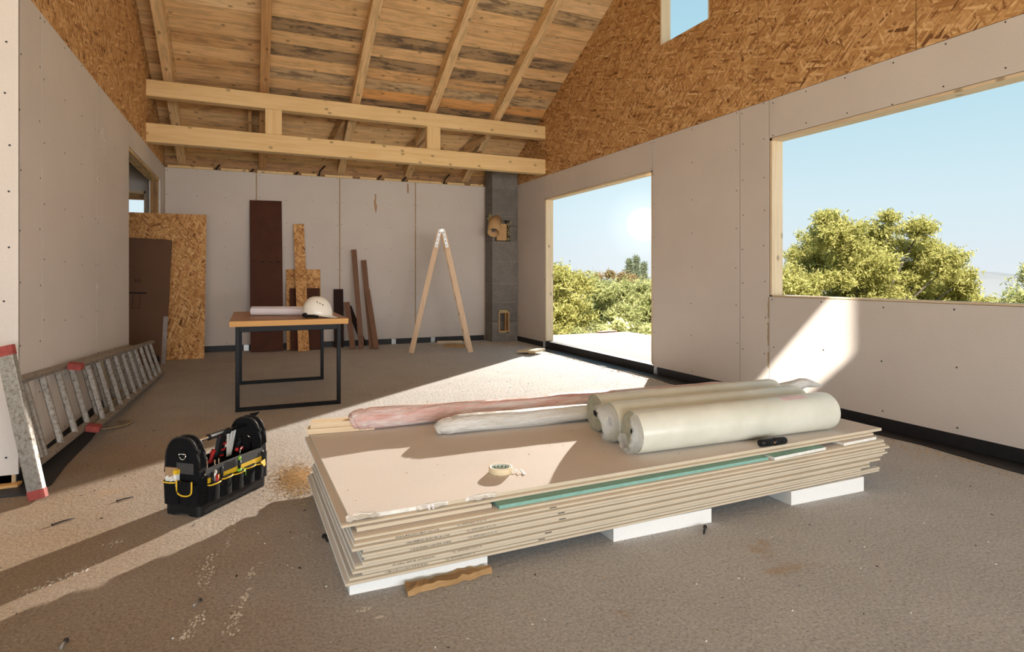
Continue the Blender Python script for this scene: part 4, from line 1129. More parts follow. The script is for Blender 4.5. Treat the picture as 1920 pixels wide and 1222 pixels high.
# crumbs and scuffs on the top sheet
mb = MB(0)
for k in range(46):
    a, b = random.uniform(0.05, 1.6), random.uniform(0.03, 1.0); r_ = random.uniform(0.0012, 0.004)
    mb.add([(a - r_, b - r_ * .5, BT), (a + r_, b - r_ * .6, BT), (a + r_ * .8, b + r_ * .6, BT), (a - r_ * .7, b + r_ * .5, BT), (a, b, BT + r_ * .8)], [(0, 1, 4), (1, 2, 4), (2, 3, 4), (3, 0, 4)])
put('crumbs', mb, MAT['rotten'], ts, M=Matrix(), kind='stuff')

# ---- masking tape
tx, ty = 0.975, 2.40
tpz = ztop(tx) + 0.0005
tt = thing('masking_tape', (tx, ty, tpz), label='roll of masking tape lying on the topmost sheet', cat='tape')
mb = MB(); mb.lathe([(0.040, 0), (0.0495, 0), (0.0505, 0.0015), (0.0505, 0.0225), (0.0495, 0.024), (0.040, 0.024), (0.040, 0)], 48); put('tape_roll', mb, MAT['tape'], tt, M=Matrix())
mb = MB(); mb.lathe([(0.0385, 0), (0.0400, 0), (0.0400, 0.0242), (0.0385, 0.0242), (0.0385, 0)], 48); co = put('core', mb, MAT['tape_core'], tt, M=Matrix())
mb = MB()
for k in range(14):
    t = 2 * math.pi * k / 14
    for q, (da, z0, z1) in enumerate(((0.0, 0.006, 0.019), (0.09, 0.010, 0.019), (0.17, 0.005, 0.013))):
        V = []
        for tt_, zz in ((t + da, z0), (t + da + 0.07, z0), (t + da + 0.07, z1), (t + da, z1)): V.append((0.0382 * math.cos(tt_), 0.0382 * math.sin(tt_), zz))
        mb.add(V, [(0, 1, 2, 3)])
stuff_put('core_print', mb, MAT['tape_print'], co, M=Matrix())
mb = MB(); pts = [(0.048, -0.012, 0.004), (0.060, -0.02, 0.008), (0.068, -0.028, 0.004), (0.078, -0.033, 0.010), (0.084, -0.045, 0.004), (0.080, -0.062, 0.002), (0.074, -0.075, 0.002)]
mb.tube(pts, 0.010, 6, flat=0.12, r_fn=lambda i, j: 0.7 + 0.3 * math.sin(3 * i)); put('loose_end', mb, MAT['film_clear'], tt, M=Matrix())

# ---- fibre mesh rolls
def mesh_roll(pa, pb, r, label, end_film, n=40):
    pa, pb = Vector((*pa, 0)), Vector((*pb, 0))
    za, zb_ = ztop(pa.x) + r, ztop(pb.x) + r
    A = Vector((pa.x, pa.y, za)); B = Vector((pb.x, pb.y, zb_)); e = (B - A).normalized(); L_ = (B - A).length
    Mr = Matrix.Translation(A) @ e.to_track_quat('X', 'Z').to_matrix().to_4x4()
    t = thing('mesh_roll', A, M=Mr, label=label, cat='roll', group='fibre mesh rolls on the stack')
    Ml = Matrix.Rotation(R(90), 4, 'Y')
    mb = MB(0)
    mb.lathe([(r * .985, 0.0), (r, 0.006), (r * 1.004, L_ * .3), (r * .997, L_ * .6), (r * 1.003, L_ - 0.03), (r * .96, L_ - 0.006), (r * .90, L_)], n, Ml)
    put('wrapped_mesh', mb, MAT['roll'], t, M=Matrix())
    mb = MB(0)
    prof = [(0.022, 0.004)]
    for q in range(10):
        rr = 0.022 + (r * .985 - 0.022) * (q + 1) / 10; prof.append((rr, 0.0035 if q % 2 else 0.001))
    mb.lathe(prof, n, Ml)
    ed_ = put('roll_end', mb, MAT['roll_end'], t, M=Matrix())
    mb = MB(0); mb.lathe([(0.022, L_ - 0.004), (r * .90, L_)], n, Ml); put('roll_end', mb, MAT['roll_end'], t, M=Matrix())
    mb = MB(0); mb.lathe([(0.0, 0.05), (0.022, 0.05), (0.022, 0.004), (0.018, 0.0), (0.016, 0.05)], 16, Ml); put('cardboard_tube', mb, MAT['black'], ed_, M=Matrix())
    if end_film:
        mb = MB(0); rr_ = random.Random(end_film)
        nU, nV = 14, 9; V = []
        for i in range(nU + 1):
            for j in range(nV + 1):
                u_, v_ = i / nU, j / nV
                rad = r * (1.02 - 0.45 * v_) ; a_ = (0.15 + 1.35 * u_) * math.pi if end_film == 2 else (0.6 + 1.3 * u_) * math.pi
                out_ = -(0.004 + (0.085 if end_film == 2 else 0.05) * math.sin(math.pi * v_) * (0.4 + 0.6 * math.sin(math.pi * u_))) + rr_.uniform(-.014, .010) * math.sin(math.pi * v_)
                V.append((out_, rad * math.cos(a_) + rr_.uniform(-.006, .006), rad * math.sin(a_) + rr_.uniform(-.006, .006)))
        F = [(i * (nV + 1) + j, (i + 1) * (nV + 1) + j, (i + 1) * (nV + 1) + j + 1, i * (nV + 1) + j + 1) for i in range(nU) for j in range(nV)]
        mb.add(V, F, 0, True); put('loose_film', mb, MAT['clear'], t, M=Matrix())
    return t, L_
RR = 0.0975
t1, L1_ = mesh_roll((1.640, 2.395), (2.840, 2.335), RR, 'nearest of the three wrapped fibre mesh rolls, beside the black cable coupling', 1)
mb = MB(0)      # pink printed label on the film, near the far end
for i in range(6):
    a0 = R(62 + 4 * i); a1 = R(66 + 4 * i)
    mb.add([(0.86, -(RR + .001) * math.cos(a0), (RR + .001) * math.sin(a0)), (1.02, -(RR + .001) * math.cos(a0), (RR + .001) * math.sin(a0)), (1.02, -(RR + .001) * math.cos(a1), (RR + .001) * math.sin(a1)), (0.86, -(RR + .001) * math.cos(a1), (RR + .001) * math.sin(a1))], [(0, 1, 2, 3)], 0, True)
put('printed_label', mb, plain('pink_label', (0.72, 0.52, 0.50), 0.35), t1, M=Matrix())
mesh_roll((1.648, 2.605), (2.86, 2.545), RR, 'middle of the three wrapped fibre mesh rolls', 2)
mesh_roll((1.690, 2.815), (2.90, 2.755), RR, 'farthest of the three wrapped fibre mesh rolls', 0)

# ---- plastic-wrapped bundles at the back of the stack
def bundle(pts, rads, mat, label, squash, seed):
    rr_ = random.Random(seed); K = 60; n = 18
    P = [Vector(p) for p in pts]; path = []; rad = []
    for i in range(K):
        t = i / (K - 1) * (len(P) - 1); j = min(int(t), len(P) - 2); f_ = t - j
        q = P[j].lerp(P[j + 1], f_); r_ = rads[j] * (1 - f_) + rads[j + 1] * f_
        path.append(Vector((q.x, q.y, ztop(q.x) + q.z + max(0.004, r_ * squash)))); rad.append(r_)
    fn = lambda i, j: 1 + 0.20 * mnoise.noise(Vector((i * 0.30, math.cos(j * 2 * math.pi / n) * 2.0 + seed, math.sin(j * 2 * math.pi / n) * 2.0)))
    base = Vector((P[0].x, P[0].y, ztop(P[0].x)))
    t = thing('wrapped_bundle', base, label=label, cat='bundle')
    mb = MB(0); mb.tube(path, rad, n, True, flat=squash, r_fn=fn); put('film_wrap', mb, mat, t)
    return t
b1 = bundle([(0.50, 3.385, 0), (0.53, 3.383, 0), (0.60, 3.38, 0), (1.2, 3.35, 0), (2.0, 3.30, 0), (2.9, 3.26, 0), (3.12, 3.24, 0.01), (3.26, 3.215, 0.035)], [0.045, 0.060, 0.064, 0.056, 0.056, 0.050, 0.036, 0.010], MAT['film_pink'], 'long pink printed plastic bundle of battens along the back of the stack', 0.92, 3)
for k, (dy, dz) in enumerate(((-0.022, -.005), (0.026, -.005), (-0.020, 0.025), (0.024, 0.026))):
    mb = MB(0); a = Vector((0.275 + 0.008 * k, 3.43 + dy, ztop(.28) + 0.021 + dz)); b = Vector((0.62, 3.385 + dy, ztop(.6) + 0.021 + dz)); mb.bar(a, b, 0.045, 0.029, ch=0.002); put('batten', mb, MAT['pale_wood'], b1)
b2 = bundle([(0.895, 3.105, 0), (0.92, 3.10, 0), (1.00, 3.095, 0), (1.8, 3.04, 0), (2.6, 2.99, 0), (3.1, 2.95, 0.02), (3.35, 2.93, 0.075), (3.50, 2.915, 0.07)], [0.030, 0.046, 0.056, 0.056, 0.054, 0.050, 0.040, 0.008], MAT['film_clear'], 'milky plastic-wrapped bundle lying between pink bundle and mesh rolls', 0.82, 11)

# ---- black cable coupling lying by the rolls
q0, q1 = Vector((2.250, 2.222, ztop(2.25) + 0.018)), Vector((2.402, 2.208, ztop(2.4) + 0.018))
cc_ = thing('cable_coupling', (2.33, 2.215, ztop(2.33)), label='black plastic cable coupling lying at the stack edge by the rolls', cat='coupling')
mb = MB(0); mb.tube([q0, q0.lerp(q1, .1), q0.lerp(q1, .45), q0.lerp(q1, .52)], [0.016, 0.0175, 0.0175, 0.015], 14); put('plug', mb, MAT['black'], cc_)
mb = MB(0); mb.tube([q0.lerp(q1, .50), q0.lerp(q1, .55), q0.lerp(q1, .93), q1], [0.0165, 0.019, 0.018, 0.015], 14); put('socket', mb, MAT['black'], cc_)
for t_ in (.2, .3, .65, .78):
    mb = MB(0); c0 = q0.lerp(q1, t_); mb.box(c0 + Vector((-.006, -.021, -.004)), c0 + Vector((.006, -.012, .008))); put('clip', mb, MAT['black'], cc_)
mb = MB(0); c0 = q0.lerp(q1, .47); mb.tube([c0 + Vector((0, -.012, 0)), c0 + Vector((0, -.020, 0))], 0.005, 8); put('locking_stud', mb, plain('brass', (0.6, 0.38, 0.2), .3, .8), cc_)

# ------------------------------------------------------------------ tool bag
BAG = Matrix.Translation((-0.150, 3.378, 0.002)) @ Matrix.Rotation(R(50.8), 4, 'Z')
bag = thing('tool_bag', (0, 0, 0), M=BAG, label='open black tool bag with yellow trimmed pockets standing on the floor', cat='bag')
I4 = Matrix()
BL, BW = 0.23, 0.098
def rrect(x0, x1, y0, y1, r, z, n=5):
    out = []
    for cx, cy, a0 in ((x1 - r, y1 - r, 0), (x0 + r, y1 - r, 90), (x0 + r, y0 + r, 180), (x1 - r, y0 + r, 270)):
        for k in range(n + 1):
            t = R(a0 + 90 * k / n); out.append((cx + r * math.cos(t), cy + r * math.sin(t), z))
    return out
mb = MB(0); mb.prism(rrect(-BL - .004, BL + .004, -BW - .004, BW + .004, 0.03, 0.012), (0, 0, 0.045))
for sx in (-1, 1):
    for sy in (-1, 1):
        cx, cy = sx * (BL - 0.045), sy * (BW - 0.035); mb.prism(rrect(cx - .045, cx + .045, cy - .035, cy + .035, 0.02, 0.0), (0, 0, 0.014))
put('base_tray', mb, MAT['black'], bag, M=I4)
for sy in (-1, 1):
    mb = MB(0); y0 = sy * BW
    mb.box((-BL + .03, min(y0, y0 - sy * .014), 0.05), (BL - .03, max(y0, y0 - sy * .014), 0.205)); put('side_wall', mb, MAT['fabric'], bag, M=I4)
mb = MB(0); mb.box((-BL + .03, -0.004, 0.05), (BL - .03, 0.004, 0.19)); put('divider', mb, MAT['fabric'], bag, M=I4)
mb = MB(0); mb.box((-BL + .02, -BW + 0.012, 0.05), (BL - .02, BW - .012, 0.07)); put('bottom_lining', mb, MAT['fabric'], bag, M=I4)
def arch(n=14, w=BW, zs=0.225, zt=0.362, z0=0.05):
    pts = [(-w, z0), (w, z0), (w, zs - 0.03)]
    for k in range(n + 1):
        t = math.pi * k / n; pts.append((w * 0.97 * math.copysign(abs(math.cos(t)) ** 0.8, math.cos(t)), zs + (zt - zs) * math.sin(t) ** 0.85))
    pts.append((-w, zs - 0.03)); return pts
for sx in (-1, 1):
    mb = MB(2); xa = sx * BL; mb.prism([(xa, y_, z_) for y_, z_ in arch()], (-sx * 0.040, 0, 0), smooth=False); e_ = put('end_panel', mb, MAT['fabric'], bag, M=I4)
    mb = MB(0)
    A_ = arch()[2:-1]
    mb.tube([(xa, y_, z_) for y_, z_ in A_], 0.0055, 6); mb.tube([(xa - sx * .040, y_, z_) for y_, z_ in A_], 0.0055, 6); put('piping', mb, MAT['black'], e_, M=I4)
# handle
mb = MB(0); mb.tube([(-BL + .01, 0, 0.322), (BL - .01, 0, 0.322)], 0.0085, 12); hd = put('handle_bar', mb, MAT['chrome'], bag, M=I4)
mb = MB(0); mb.tube([(-0.075, 0, 0.322), (-0.07, 0, .322), (-0.06, 0, .322), (0.06, 0, .322), (0.07, 0, .322), (0.075, 0, .322)], [0.013, 0.0165, 0.0145, 0.0145, 0.0165, 0.013], 14); put('grip', mb, MAT['black'], hd, M=I4)
# long side pockets
def pocket(xc, w, z0, z1, depth, trim=True, side='long', yc=0.0):
    n = 9; sec = []
    for k in range(n + 1):
        t = math.pi * k / n; a = -math.cos(t) * w / 2; d = math.sin(t) ** 0.6 * depth
        sec.append((a, d))
    mb = MB(2)
    if side == 'long': P = lambda a, d, z: (xc + a, -BW - d, z)
    else: P = lambda a, d, z: (-BL - d, yc + a, z)
    V = [P(a, d * 0.75, z0) for a, d in sec] + [P(a, d, z1) for a, d in sec]
    m = n + 1
    F = [(i, i + 1, m + i + 1, m + i) for i in range(n)] + [tuple(range(m)), tuple(reversed(range(m, 2 * m)))]
    mb.add(V, F, 0, False)
    o = put('pocket', mb, MAT['fabric'], bag, M=I4)
    if trim:
        mb = MB(0); mb.tube([P(a, d + .001, z1 - 0.006) for a, d in sec], 0.0036, 6); put('yellow_binding', mb, MAT['yellow'], o, M=I4)
    return o
for k, xc in enumerate((-0.150, -0.070, 0.012, 0.094, 0.165)):
    pocket(xc, 0.076 if k < 4 else 0.062, 0.055, 0.142 + 0.004 * (k % 2), 0.026)
mb = MB(0); mb.box((-0.185, -BW - .004, 0.135), (0.19, -BW, 0.166)); put('yellow_lining', mb, MAT['yellow'], bag, M=I4)
mb = MB(0); mb.prism([(0.150, -BW - 0.030, 0.148), (0.19, -BW - 0.026, 0.152), (0.185, -BW - .034, 0.125), (0.172, -BW - .036, 0.118)], (0, 0.003, 0)); put('yellow_flap', mb, MAT['yellow'], bag, M=I4)
mb = MB(0); mb.box((-BL + .035, -BW - .003, 0.166), (BL - .03, -BW + .016, 0.208)); put('rim_band', mb, MAT['grey_fabric'], bag, M=I4)
for xx in (-BL + .028, BL - .03):
    mb = MB(0); mb.tube([(xx, -BW - .002, .19), (xx, -BW - .007, .19)], .005, 8); put('rivet', mb, MAT['chrome'], bag, M=I4)
for xx in (-BL + 0.022, BL - 0.022):                 # ribbed corner webbing
    mb = MB(2); mb.box((xx - .018, -BW - .006, 0.05), (xx + .018, -BW + .002, 0.185))
    for k in range(12): mb.box((xx - .018, -BW - .009, 0.055 + .011 * k), (xx + .018, -BW - .005, 0.060 + .011 * k))
    put('corner_webbing', mb, MAT['fabric'], bag, M=I4)
# end pockets
pocket(0, 0.082, 0.055, 0.165, 0.034, True, 'end', 0.050)
pk = pocket(0, 0.094, 0.055, 0.150, 0.030, False, 'end', -0.045)
fl2 = []
for k in range(13):
    t = math.pi * k / 12; fl2.append((-0.045 - 0.046 * math.cos(t), 0.135 - 0.034 * math.sin(t) ** .6))
fl2 = [(-0.091, 0.170), ] + fl2 + [(0.001, 0.170)]
mb = MB(2); mb.prism([(-BL - 0.034, y_, z_) for y_, z_ in fl2], (0.004, 0, 0)); fp = put('pocket_flap', mb, MAT['fabric'], bag, M=I4)
mb = MB(0); mb.tube([(-BL - 0.036, y_ * 0.92 - .0036, z_ + .005) for y_, z_ in fl2], 0.0034, 6); put('yellow_binding', mb, MAT['yellow'], fp, M=I4)
mb = MB(0); mb.box((-BL - .003, -0.065, 0.195), (-BL, 0.03, 0.245)); put('velcro_patch', mb, MAT['grey_fabric'], bag, M=I4)
mb = MB(0); mb.box((-BL - .004, -0.03, 0.255), (-BL, 0.012, 0.305)); put('ring_tab', mb, MAT['fabric'], bag, M=I4)
mb = MB(0); mb.tube([(-BL - .008, -0.009 + 0.020 * math.cos(t), 0.288 - 0.026 * math.sin(t)) for t in np.linspace(0, math.pi, 10)] + [(-BL - .008, 0.011, 0.288)][::-1], 0.003, 6); put('d_ring', mb, MAT['chrome'], bag, M=I4)
mb = MB(0); mb.prism([(BL - .012, -.012, .355), (BL + .02, -.02, .358), (BL + .035, -.028, .372), (BL + .005, .008, .366)], (0, 0, .006)); put('strap_end', mb, MAT['fabric'], bag, M=I4)

# tools in and on the bag: each a thing of its own
def tool(name, label, cat='tool', group='tools in the tool bag'):
    return thing(name, (0, 0, 0), M=BAG.copy(), label=label, cat=cat, group=group)
t = tool('screwdriver', 'green and black hook tool standing in a front pocket', 'tool')
mb = MB(); mb.tube([(0.012, -BW - .012, .10), (0.014, -BW - .012, .155)], .011, 10); put('handle_foot', mb, MAT['green'], t, M=I4)
mb = MB(); mb.tube([(0.014, -BW - .012, .155), (0.017, -BW - .012, .195)], .0075, 10); put('handle', mb, MAT['black'], t, M=I4)
mb = MB(); mb.tube([(0.017, -BW - .012, .195), (0.018, -BW - .012, .212)], .0065, 10); put('collar', mb, MAT['green'], t, M=I4)
mb = MB(); mb.tube([(0.018, -BW - .012, .212), (0.019, -BW - .012, .238), (0.03, -BW - .006, .246), (0.05, -BW, .252)], .0028, 8); put('hook', mb, MAT['chrome'], t, M=I4)
mb = MB(); mb.tube([(0.026, -BW - .02, .15), (0.036, -BW - .03, .145), (0.036, -BW - .033, .115)], .0025, 6); put('lanyard', mb, MAT['green'], t, M=I4)
t = tool('pliers', 'red and black handled pliers in the first front pocket', 'pliers')
mb = MB(); mb.tube([(-0.165, -BW - .014, .12), (-0.163, -BW - .014, .188)], .008, 8); put('handle', mb, MAT['black'], t, M=I4)
mb = MB(); mb.tube([(-0.140, -BW - .014, .12), (-0.136, -BW - .016, .170)], .006, 8); put('handle', mb, MAT['red'], t, M=I4)
t = tool('putty_knife', 'rounded ivory handled knife in the first front pocket', 'knife')
mb = MB(); mb.tube([(-0.148, -BW - .004, .12), (-0.146, -BW - .004, .160), (-0.140, -BW - .004, .185), (-0.135, -BW - .004, .192)], [.010, .014, .013, .006], 10, flat=.5); put('handle', mb, MAT['white_plastic'], t, M=I4)
t = tool('marker_pen', 'short black pen clipped in the second front pocket', 'pen')
mb = MB(); mb.tube([(-0.104, -BW - .010, .11), (-0.102, -BW - .010, .19), (-0.101, -BW - .010, .198)], [.008, .008, .005], 8); put('barrel', mb, MAT['black'], t, M=I4)
t = tool('folding_rule', 'grey folded measuring rule standing inside near the handle end', 'rule')
for k in range(4):
    mb = MB(2); mb.bar((-0.150 + .004 * k, 0.028 - .004 * k, .07), (-0.105 + .004 * k, 0.040 - .004 * k, .272), .026, .0035, up=(0, 1, 0)); put('rule_leaf', mb, MAT['grey_plastic'], t, M=I4)
t = tool('cable_tie_bundle', 'bundle of white cable ties fanning out of the bag', 'cable ties')
for k in range(9):
    mb = MB(2); mb.bar((0.085 + .001 * k, 0.03, .09), (0.100 + .0085 * k, 0.034 + .002 * (k % 3), .318 - .004 * (k % 2)), .0055, .0016, up=(0, 1, 0)); put('cable_tie', mb, MAT['white_plastic'], t, M=I4)
t = tool('hand_saw', 'black hand tool with red side grips standing in the bag', 'tool')
mb = MB(2); mb.prism([(0.015, 0.045, .10), (0.055, 0.045, .10), (0.105, .045, .275), (0.095, .045, .300), (0.065, .045, .292), (0.05, .045, .24)], (0, .022, 0)); put('body', mb, MAT['black'], t, M=I4)
for k in range(4):
    mb = MB(2); mb.box((0.042 + .012 * k, .040, .16 + .028 * k), (0.066 + .012 * k, .046, .168 + .028 * k)); put('red_tooth', mb, MAT['red'], t, M=I4)
mb = MB(2); mb.prism([(0.060, .043, .288), (0.098, .043, .302), (0.094, .043, .312), (0.062, .043, .303)], (0, .024, 0)); put('red_cap', mb, MAT['red'], t, M=I4)
t = tool('pipe_wrench', 'bright red and black grip standing inside the bag', 'wrench')
mb = MB(2); mb.tube([(-0.020, 0.04, .10), (-0.012, 0.04, .18), (0.004, 0.042, .225), (0.018, 0.042, .232)], [.014, .014, .012, .008], 10); put('red_grip', mb, MAT['red'], t, M=I4)
mb = MB(2); mb.tube([(-0.002, 0.052, .10), (0.010, 0.052, .18), (0.022, 0.052, .235)], [.012, .012, .010], 10); put('black_grip', mb, MAT['black'], t, M=I4)
t = tool('cutter', 'red and grey cutter lying across the inside near the rule', 'cutter')
mb = MB(0); mb.tube([(-0.105, .03, .195), (-0.075, .034, .200), (-0.06, .036, .204)], [.012, .011, .009], 10); put('red_head', mb, MAT['red'], t, M=I4)
mb = MB(0); mb.tube([(-0.06, .036, .204), (-0.042, .038, .208)], .009, 10); put('grey_neck', mb, MAT['grey_plastic'], t, M=I4)
mb = MB(0); mb.tube([(-0.085, .05, .19), (-0.078, .05, .225), (-0.088, .052, .245)], .005, 8); put('red_lever', mb, MAT['red'], t, M=I4)
t = tool('side_cutters', 'side cutters with red grip ends hanging by far end', 'pliers')
for s_ in (-1, 1):
    mb = MB(0); mb.tube([(0.150, .0 + .004 * s_, .268), (0.148 + .006 * s_, .0, .240), (0.146 + .016 * s_, .0, .215)], .006, 8); put('handle', mb, MAT['black'], t, M=I4)
    mb = MB(0); mb.tube([(0.146 + .016 * s_, .0, .217), (0.145 + .020 * s_, .0, .200)], .0085, 8); put('red_grip_end', mb, MAT['red'], t, M=I4)
t = tool('hex_key', 'bent steel hex key hooked in the far end of bag', 'hex key')
mb = MB(0); mb.tube([(0.172, -.03, .275), (0.186, -.036, .258), (0.188, -.038, .19)], .0035, 6); put('bent_rod', mb, MAT['chrome'], t, M=I4)
t = tool('inner_screwdriver', 'slim steel screwdriver shafts standing at the divider', 'screwdriver')
for xx in (-0.112, -0.062, -0.035):
    mb = MB(0); mb.tube([(xx, -.03, .10), (xx + .002, -.03, .222 - (0.01 if xx > -.1 else 0))], .0035, 6); put('shaft', mb, MAT['chrome'], t, M=I4)
t = tool('glove', 'crumpled white work glove stuffed in the end pocket', 'glove')
mb = MB(); n_ = 12
mb.tube([(-BL - .016, .028 + .006 * k, .150 + .030 * math.sin(k * 1.1) ** 2) for k in range(9)], [.012, .016, .015, .017, .014, .016, .015, .013, .008], 10, r_fn=lambda i, j: 0.8 + .35 * random.random()); put('crumpled_palm', mb, MAT['white_plastic'], t, M=I4)
t = tool('small_carton', 'small brown carton with yellow end in the end pocket', 'carton')
mb = MB(1); mb.box((-BL - .014, .02, .150), (-BL - .004, .085, .222)); put('carton', mb, plain('small_carton', (0.35, 0.22, 0.12), .8), t, M=I4)
mb = MB(1); mb.box((-BL - .024, .010, .195), (-BL - .003, .030, .215)); put('yellow_end', mb, MAT['yellow'], t, M=I4)
mb = MB(1); mb.box((-BL - .023, .011, .140), (-BL - .004, .029, .195)); put('white_end', mb, MAT['white_plastic'], t, M=I4)
t = tool('tape_measure', 'chrome faced round tape measure clipped on the far bag end', 'tape measure')
Mt = Matrix.Translation((BL + 0.012, -0.055, 0.285)) @ Matrix.Rotation(R(-62), 4, 'Z') @ Matrix.Rotation(R(90), 4, 'Y')
mb = MB(); mb.lathe([(0.0, 0.012), (0.018, 0.012), (0.021, 0.009), (0.021, 0.0)], 24, Mt); put('chrome_face', mb, MAT['chrome'], t, M=I4)
mb = MB(); mb.lathe([(0.0215, 0.004), (0.0225, -0.012), (0.0, -0.016)], 24, Mt); put('case', mb, MAT['black'], t, M=I4)

# ------------------------------------------------------------------ loose things on the floor
def flat_chunk(name, pts, h, mat, label, cat, z=0.0, col=None, group=None):
    mb = MB(0); mb.prism([(x_, y_, z) for x_, y_ in pts], (0, 0, h)); return put(name, mb, mat, label=label, cat=cat, group=group, color=col)
sp_ = MB(0); n = 14
top_e = [(0.505 + 0.32 * i / n, 2.165 - 0.012 * math.sin(i * .5) - random.uniform(0, .006)) for i in range(n + 1)]
bot_e = [(0.50 + 0.33 * i / n, 2.085 + 0.036 * (i / n) + random.uniform(-.006, .008)) for i in range(n + 1)]
V = []
for i in range(n + 1):
    V += [(*top_e[i], 0.001), (*bot_e[i], 0.001), (bot_e[i][0], bot_e[i][1] + .012, 0.016 + random.uniform(-.004, .006)), (top_e[i][0], top_e[i][1] - .008, 0.018 + random.uniform(-.004, .006))]
F = []
for i in range(n):
    a = 4 * i; b = a + 4
    for k in range(4): F.append((a + k, a + (k + 1) % 4, b + (k + 1) % 4, b + k))
F += [(0, 3, 2, 1), (4 * n, 4 * n + 1, 4 * n + 2, 4 * n + 3)]
sp_.add(V, F); put('splintered_board', sp_, MAT['rotten'], label='splintered piece of rough wood beside the front foam block', cat='wood scrap')

def offcut(c, sx, sy, h, rz, label, mat, col=None, z=0.0, tilt=0.0):
    mb = MB(0); ch_ = 0.004
    mb.prism([(-sx + ch_, -sy, 0), (sx - ch_, -sy, 0), (sx, -sy + ch_, 0), (sx, sy - ch_, 0), (sx - ch_, sy, 0), (-sx + ch_, sy, 0), (-sx, sy - ch_, 0), (-sx, -sy + ch_, 0)], (0, 0, h))
    return put('board_offcut', mb, mat, M=Matrix.Translation((c[0], c[1], z)) @ Matrix.Rotation(rz, 4, 'Z') @ Matrix.Rotation(tilt, 4, 'X'), label=label, cat='offcut', color=col)
offcut((3.70, 7.93), 0.16, 0.15, 0.028, R(38), 'square board offcut lying on the floor in front of doorway', MAT['pale_wood'], z=0.03, tilt=R(-3))
offcut((3.72, 7.97), 0.10, 0.05, 0.028, R(70), 'small timber block propping the square offcut by the doorway', MAT['rafter'], (1, .9, .8), z=0.001)
offcut((3.03, 9.70), 0.21, 0.04, 0.035, R(-14), 'pale timber offcut on the floor behind the stepladder', MAT['pale_wood'])
offcut((2.96, 9.18), 0.17, 0.09, 0.028, R(-38), 'darker flat offcut on the floor between the stepladder legs', MAT['rafter'], (0.7, 0.62, 0.5))
def nail(p, q, r, label, name='nail'):
    t = thing(name, (p[0], p[1], 0), label=label, cat=name.replace('_', ' '), group='loose bits on the floor')
    a, b = Vector((*p, r + .001)), Vector((*q, r + .002)); mb = MB(); mb.tube([a, a.lerp(b, .5) + Vector((0, 0, r * .5)), b], r, 6); put('shank', mb, MAT['ink_dark'] if name != 'screw' else MAT['galv'], t)
    mb = MB(); e = (a - b).normalized(); mb.tube([a, a + e * r * 1.2], r * 1.9, 8); put('head', mb, MAT['ink_dark'], t)
nail((-0.815, 3.304), (-0.745, 3.352), .0035, 'long dark nail on the lit floor between ladder foot and tool bag')
nail((-0.609, 3.53), (-0.545, 3.558), .0030, 'dark nail on the floor just behind the tool bag')
nail((-0.162, 2.333), (-0.180, 2.300), .0035, 'small steel screw in the bag shadow on the front floor', 'screw')
nail((1.843, 2.134), (1.789, 2.079), .0045, 'dark bent nail beside the middle foam block')
nail((0.286, 2.69), (0.292, 2.64), .006, 'small grey plug on the floor beside the stack end', 'wall_plug')
nail((-0.519, 2.235), (-0.522, 2.195), .004, 'dark screw at the bottom edge of the photo', 'screw')

# sawdust pile and scattered chips
mb = MB(); nr, na = 7, 26; V = [(0.235, 3.56, 0.012)]
for i in range(1, nr + 1):
    for j in range(na):
        t = 2 * math.pi * j / na; rr = i / nr
        a = 0.07 * rr * (1 + .25 * mnoise.noise(Vector((math.cos(t) * 1.5, math.sin(t) * 1.5, 3)))); b = 0.11 * rr * (1 + .25 * mnoise.noise(Vector((math.cos(t) * 1.5, math.sin(t) * 1.5, 7))))
        V.append((0.235 + a * math.cos(t), 3.56 + b * math.sin(t), 0.0006 + max(0, 0.012 * (1 - rr) ** 1.2 + (0.004 * random.uniform(-1, 1) if i < nr else 0))))
F = [(0, 1 + j, 1 + (j + 1) % na) for j in range(na)] + [(1 + (i - 1) * na + j, 1 + i * na + j, 1 + i * na + (j + 1) % na, 1 + (i - 1) * na + (j + 1) % na) for i in range(1, nr) for j in range(na)]
mb.add(V, F, 0, True)
put('sawdust_pile', mb, MAT['sawdust'], label='small heap of sawdust between tool bag and sheet stack', cat='sawdust', kind='stuff')
def chips(n, xr_, yr_, sz, mat, label, lim=None, k=1.0):
    mb = MB()
    for _ in range(n):
        a, b = rng.uniform(*xr_), rng.uniform(*yr_)
        if 0.26 < a < 3.1 and 2.1 < b < 3.45: continue
        if a < XL and b > YP - .02: continue
        L_, w_ = rng.uniform(*sz), rng.uniform(*sz) * .35; t = rng.uniform(0, math.pi); h_ = w_ * .7
        ca, sa = math.cos(t), math.sin(t)
        P = [(a + ca * u * L_ - sa * v * w_, b + sa * u * L_ + ca * v * w_, z_) for u, v, z_ in ((-.5, -.5, .0008), (.5, -.4, .0008), (.45, .5, .0008), (-.4, .5, .0008), (0.1, 0, .001 + h_))]
        mb.add(P, [(0, 1, 4), (1, 2, 4), (2, 3, 4), (3, 0, 4)])
    return put('wood_chips', mb, mat, label=label, cat='wood chips', kind='stuff', M=Matrix())
chips(1500, (-1.1, 3.9), (0.9, 8.5), (0.003, 0.011), MAT['sawdust'], 'scattered tan wood chips over the floor')
chips(260, (-1.1, 3.9), (0.9, 8.5), (0.005, 0.018), MAT['ink_dark'], 'scattered dark bits of debris over the floor')
chips(420, (-0.3, 3.6), (1.0, 6.5), (0.004, 0.014), MAT['gypsum'], 'scattered white plaster crumbs over the floor')
chips(900, (3.86, 4.06), (1.5, 8.6), (0.006, 0.02), MAT['sawdust'], 'line of sawdust swept along the right wall')
chips(300, (2.6, 4.1), (8.9, 9.6), (0.008, 0.03), MAT['sawdust'], 'wood shavings gathered at the chimney foot')
mb = MB()
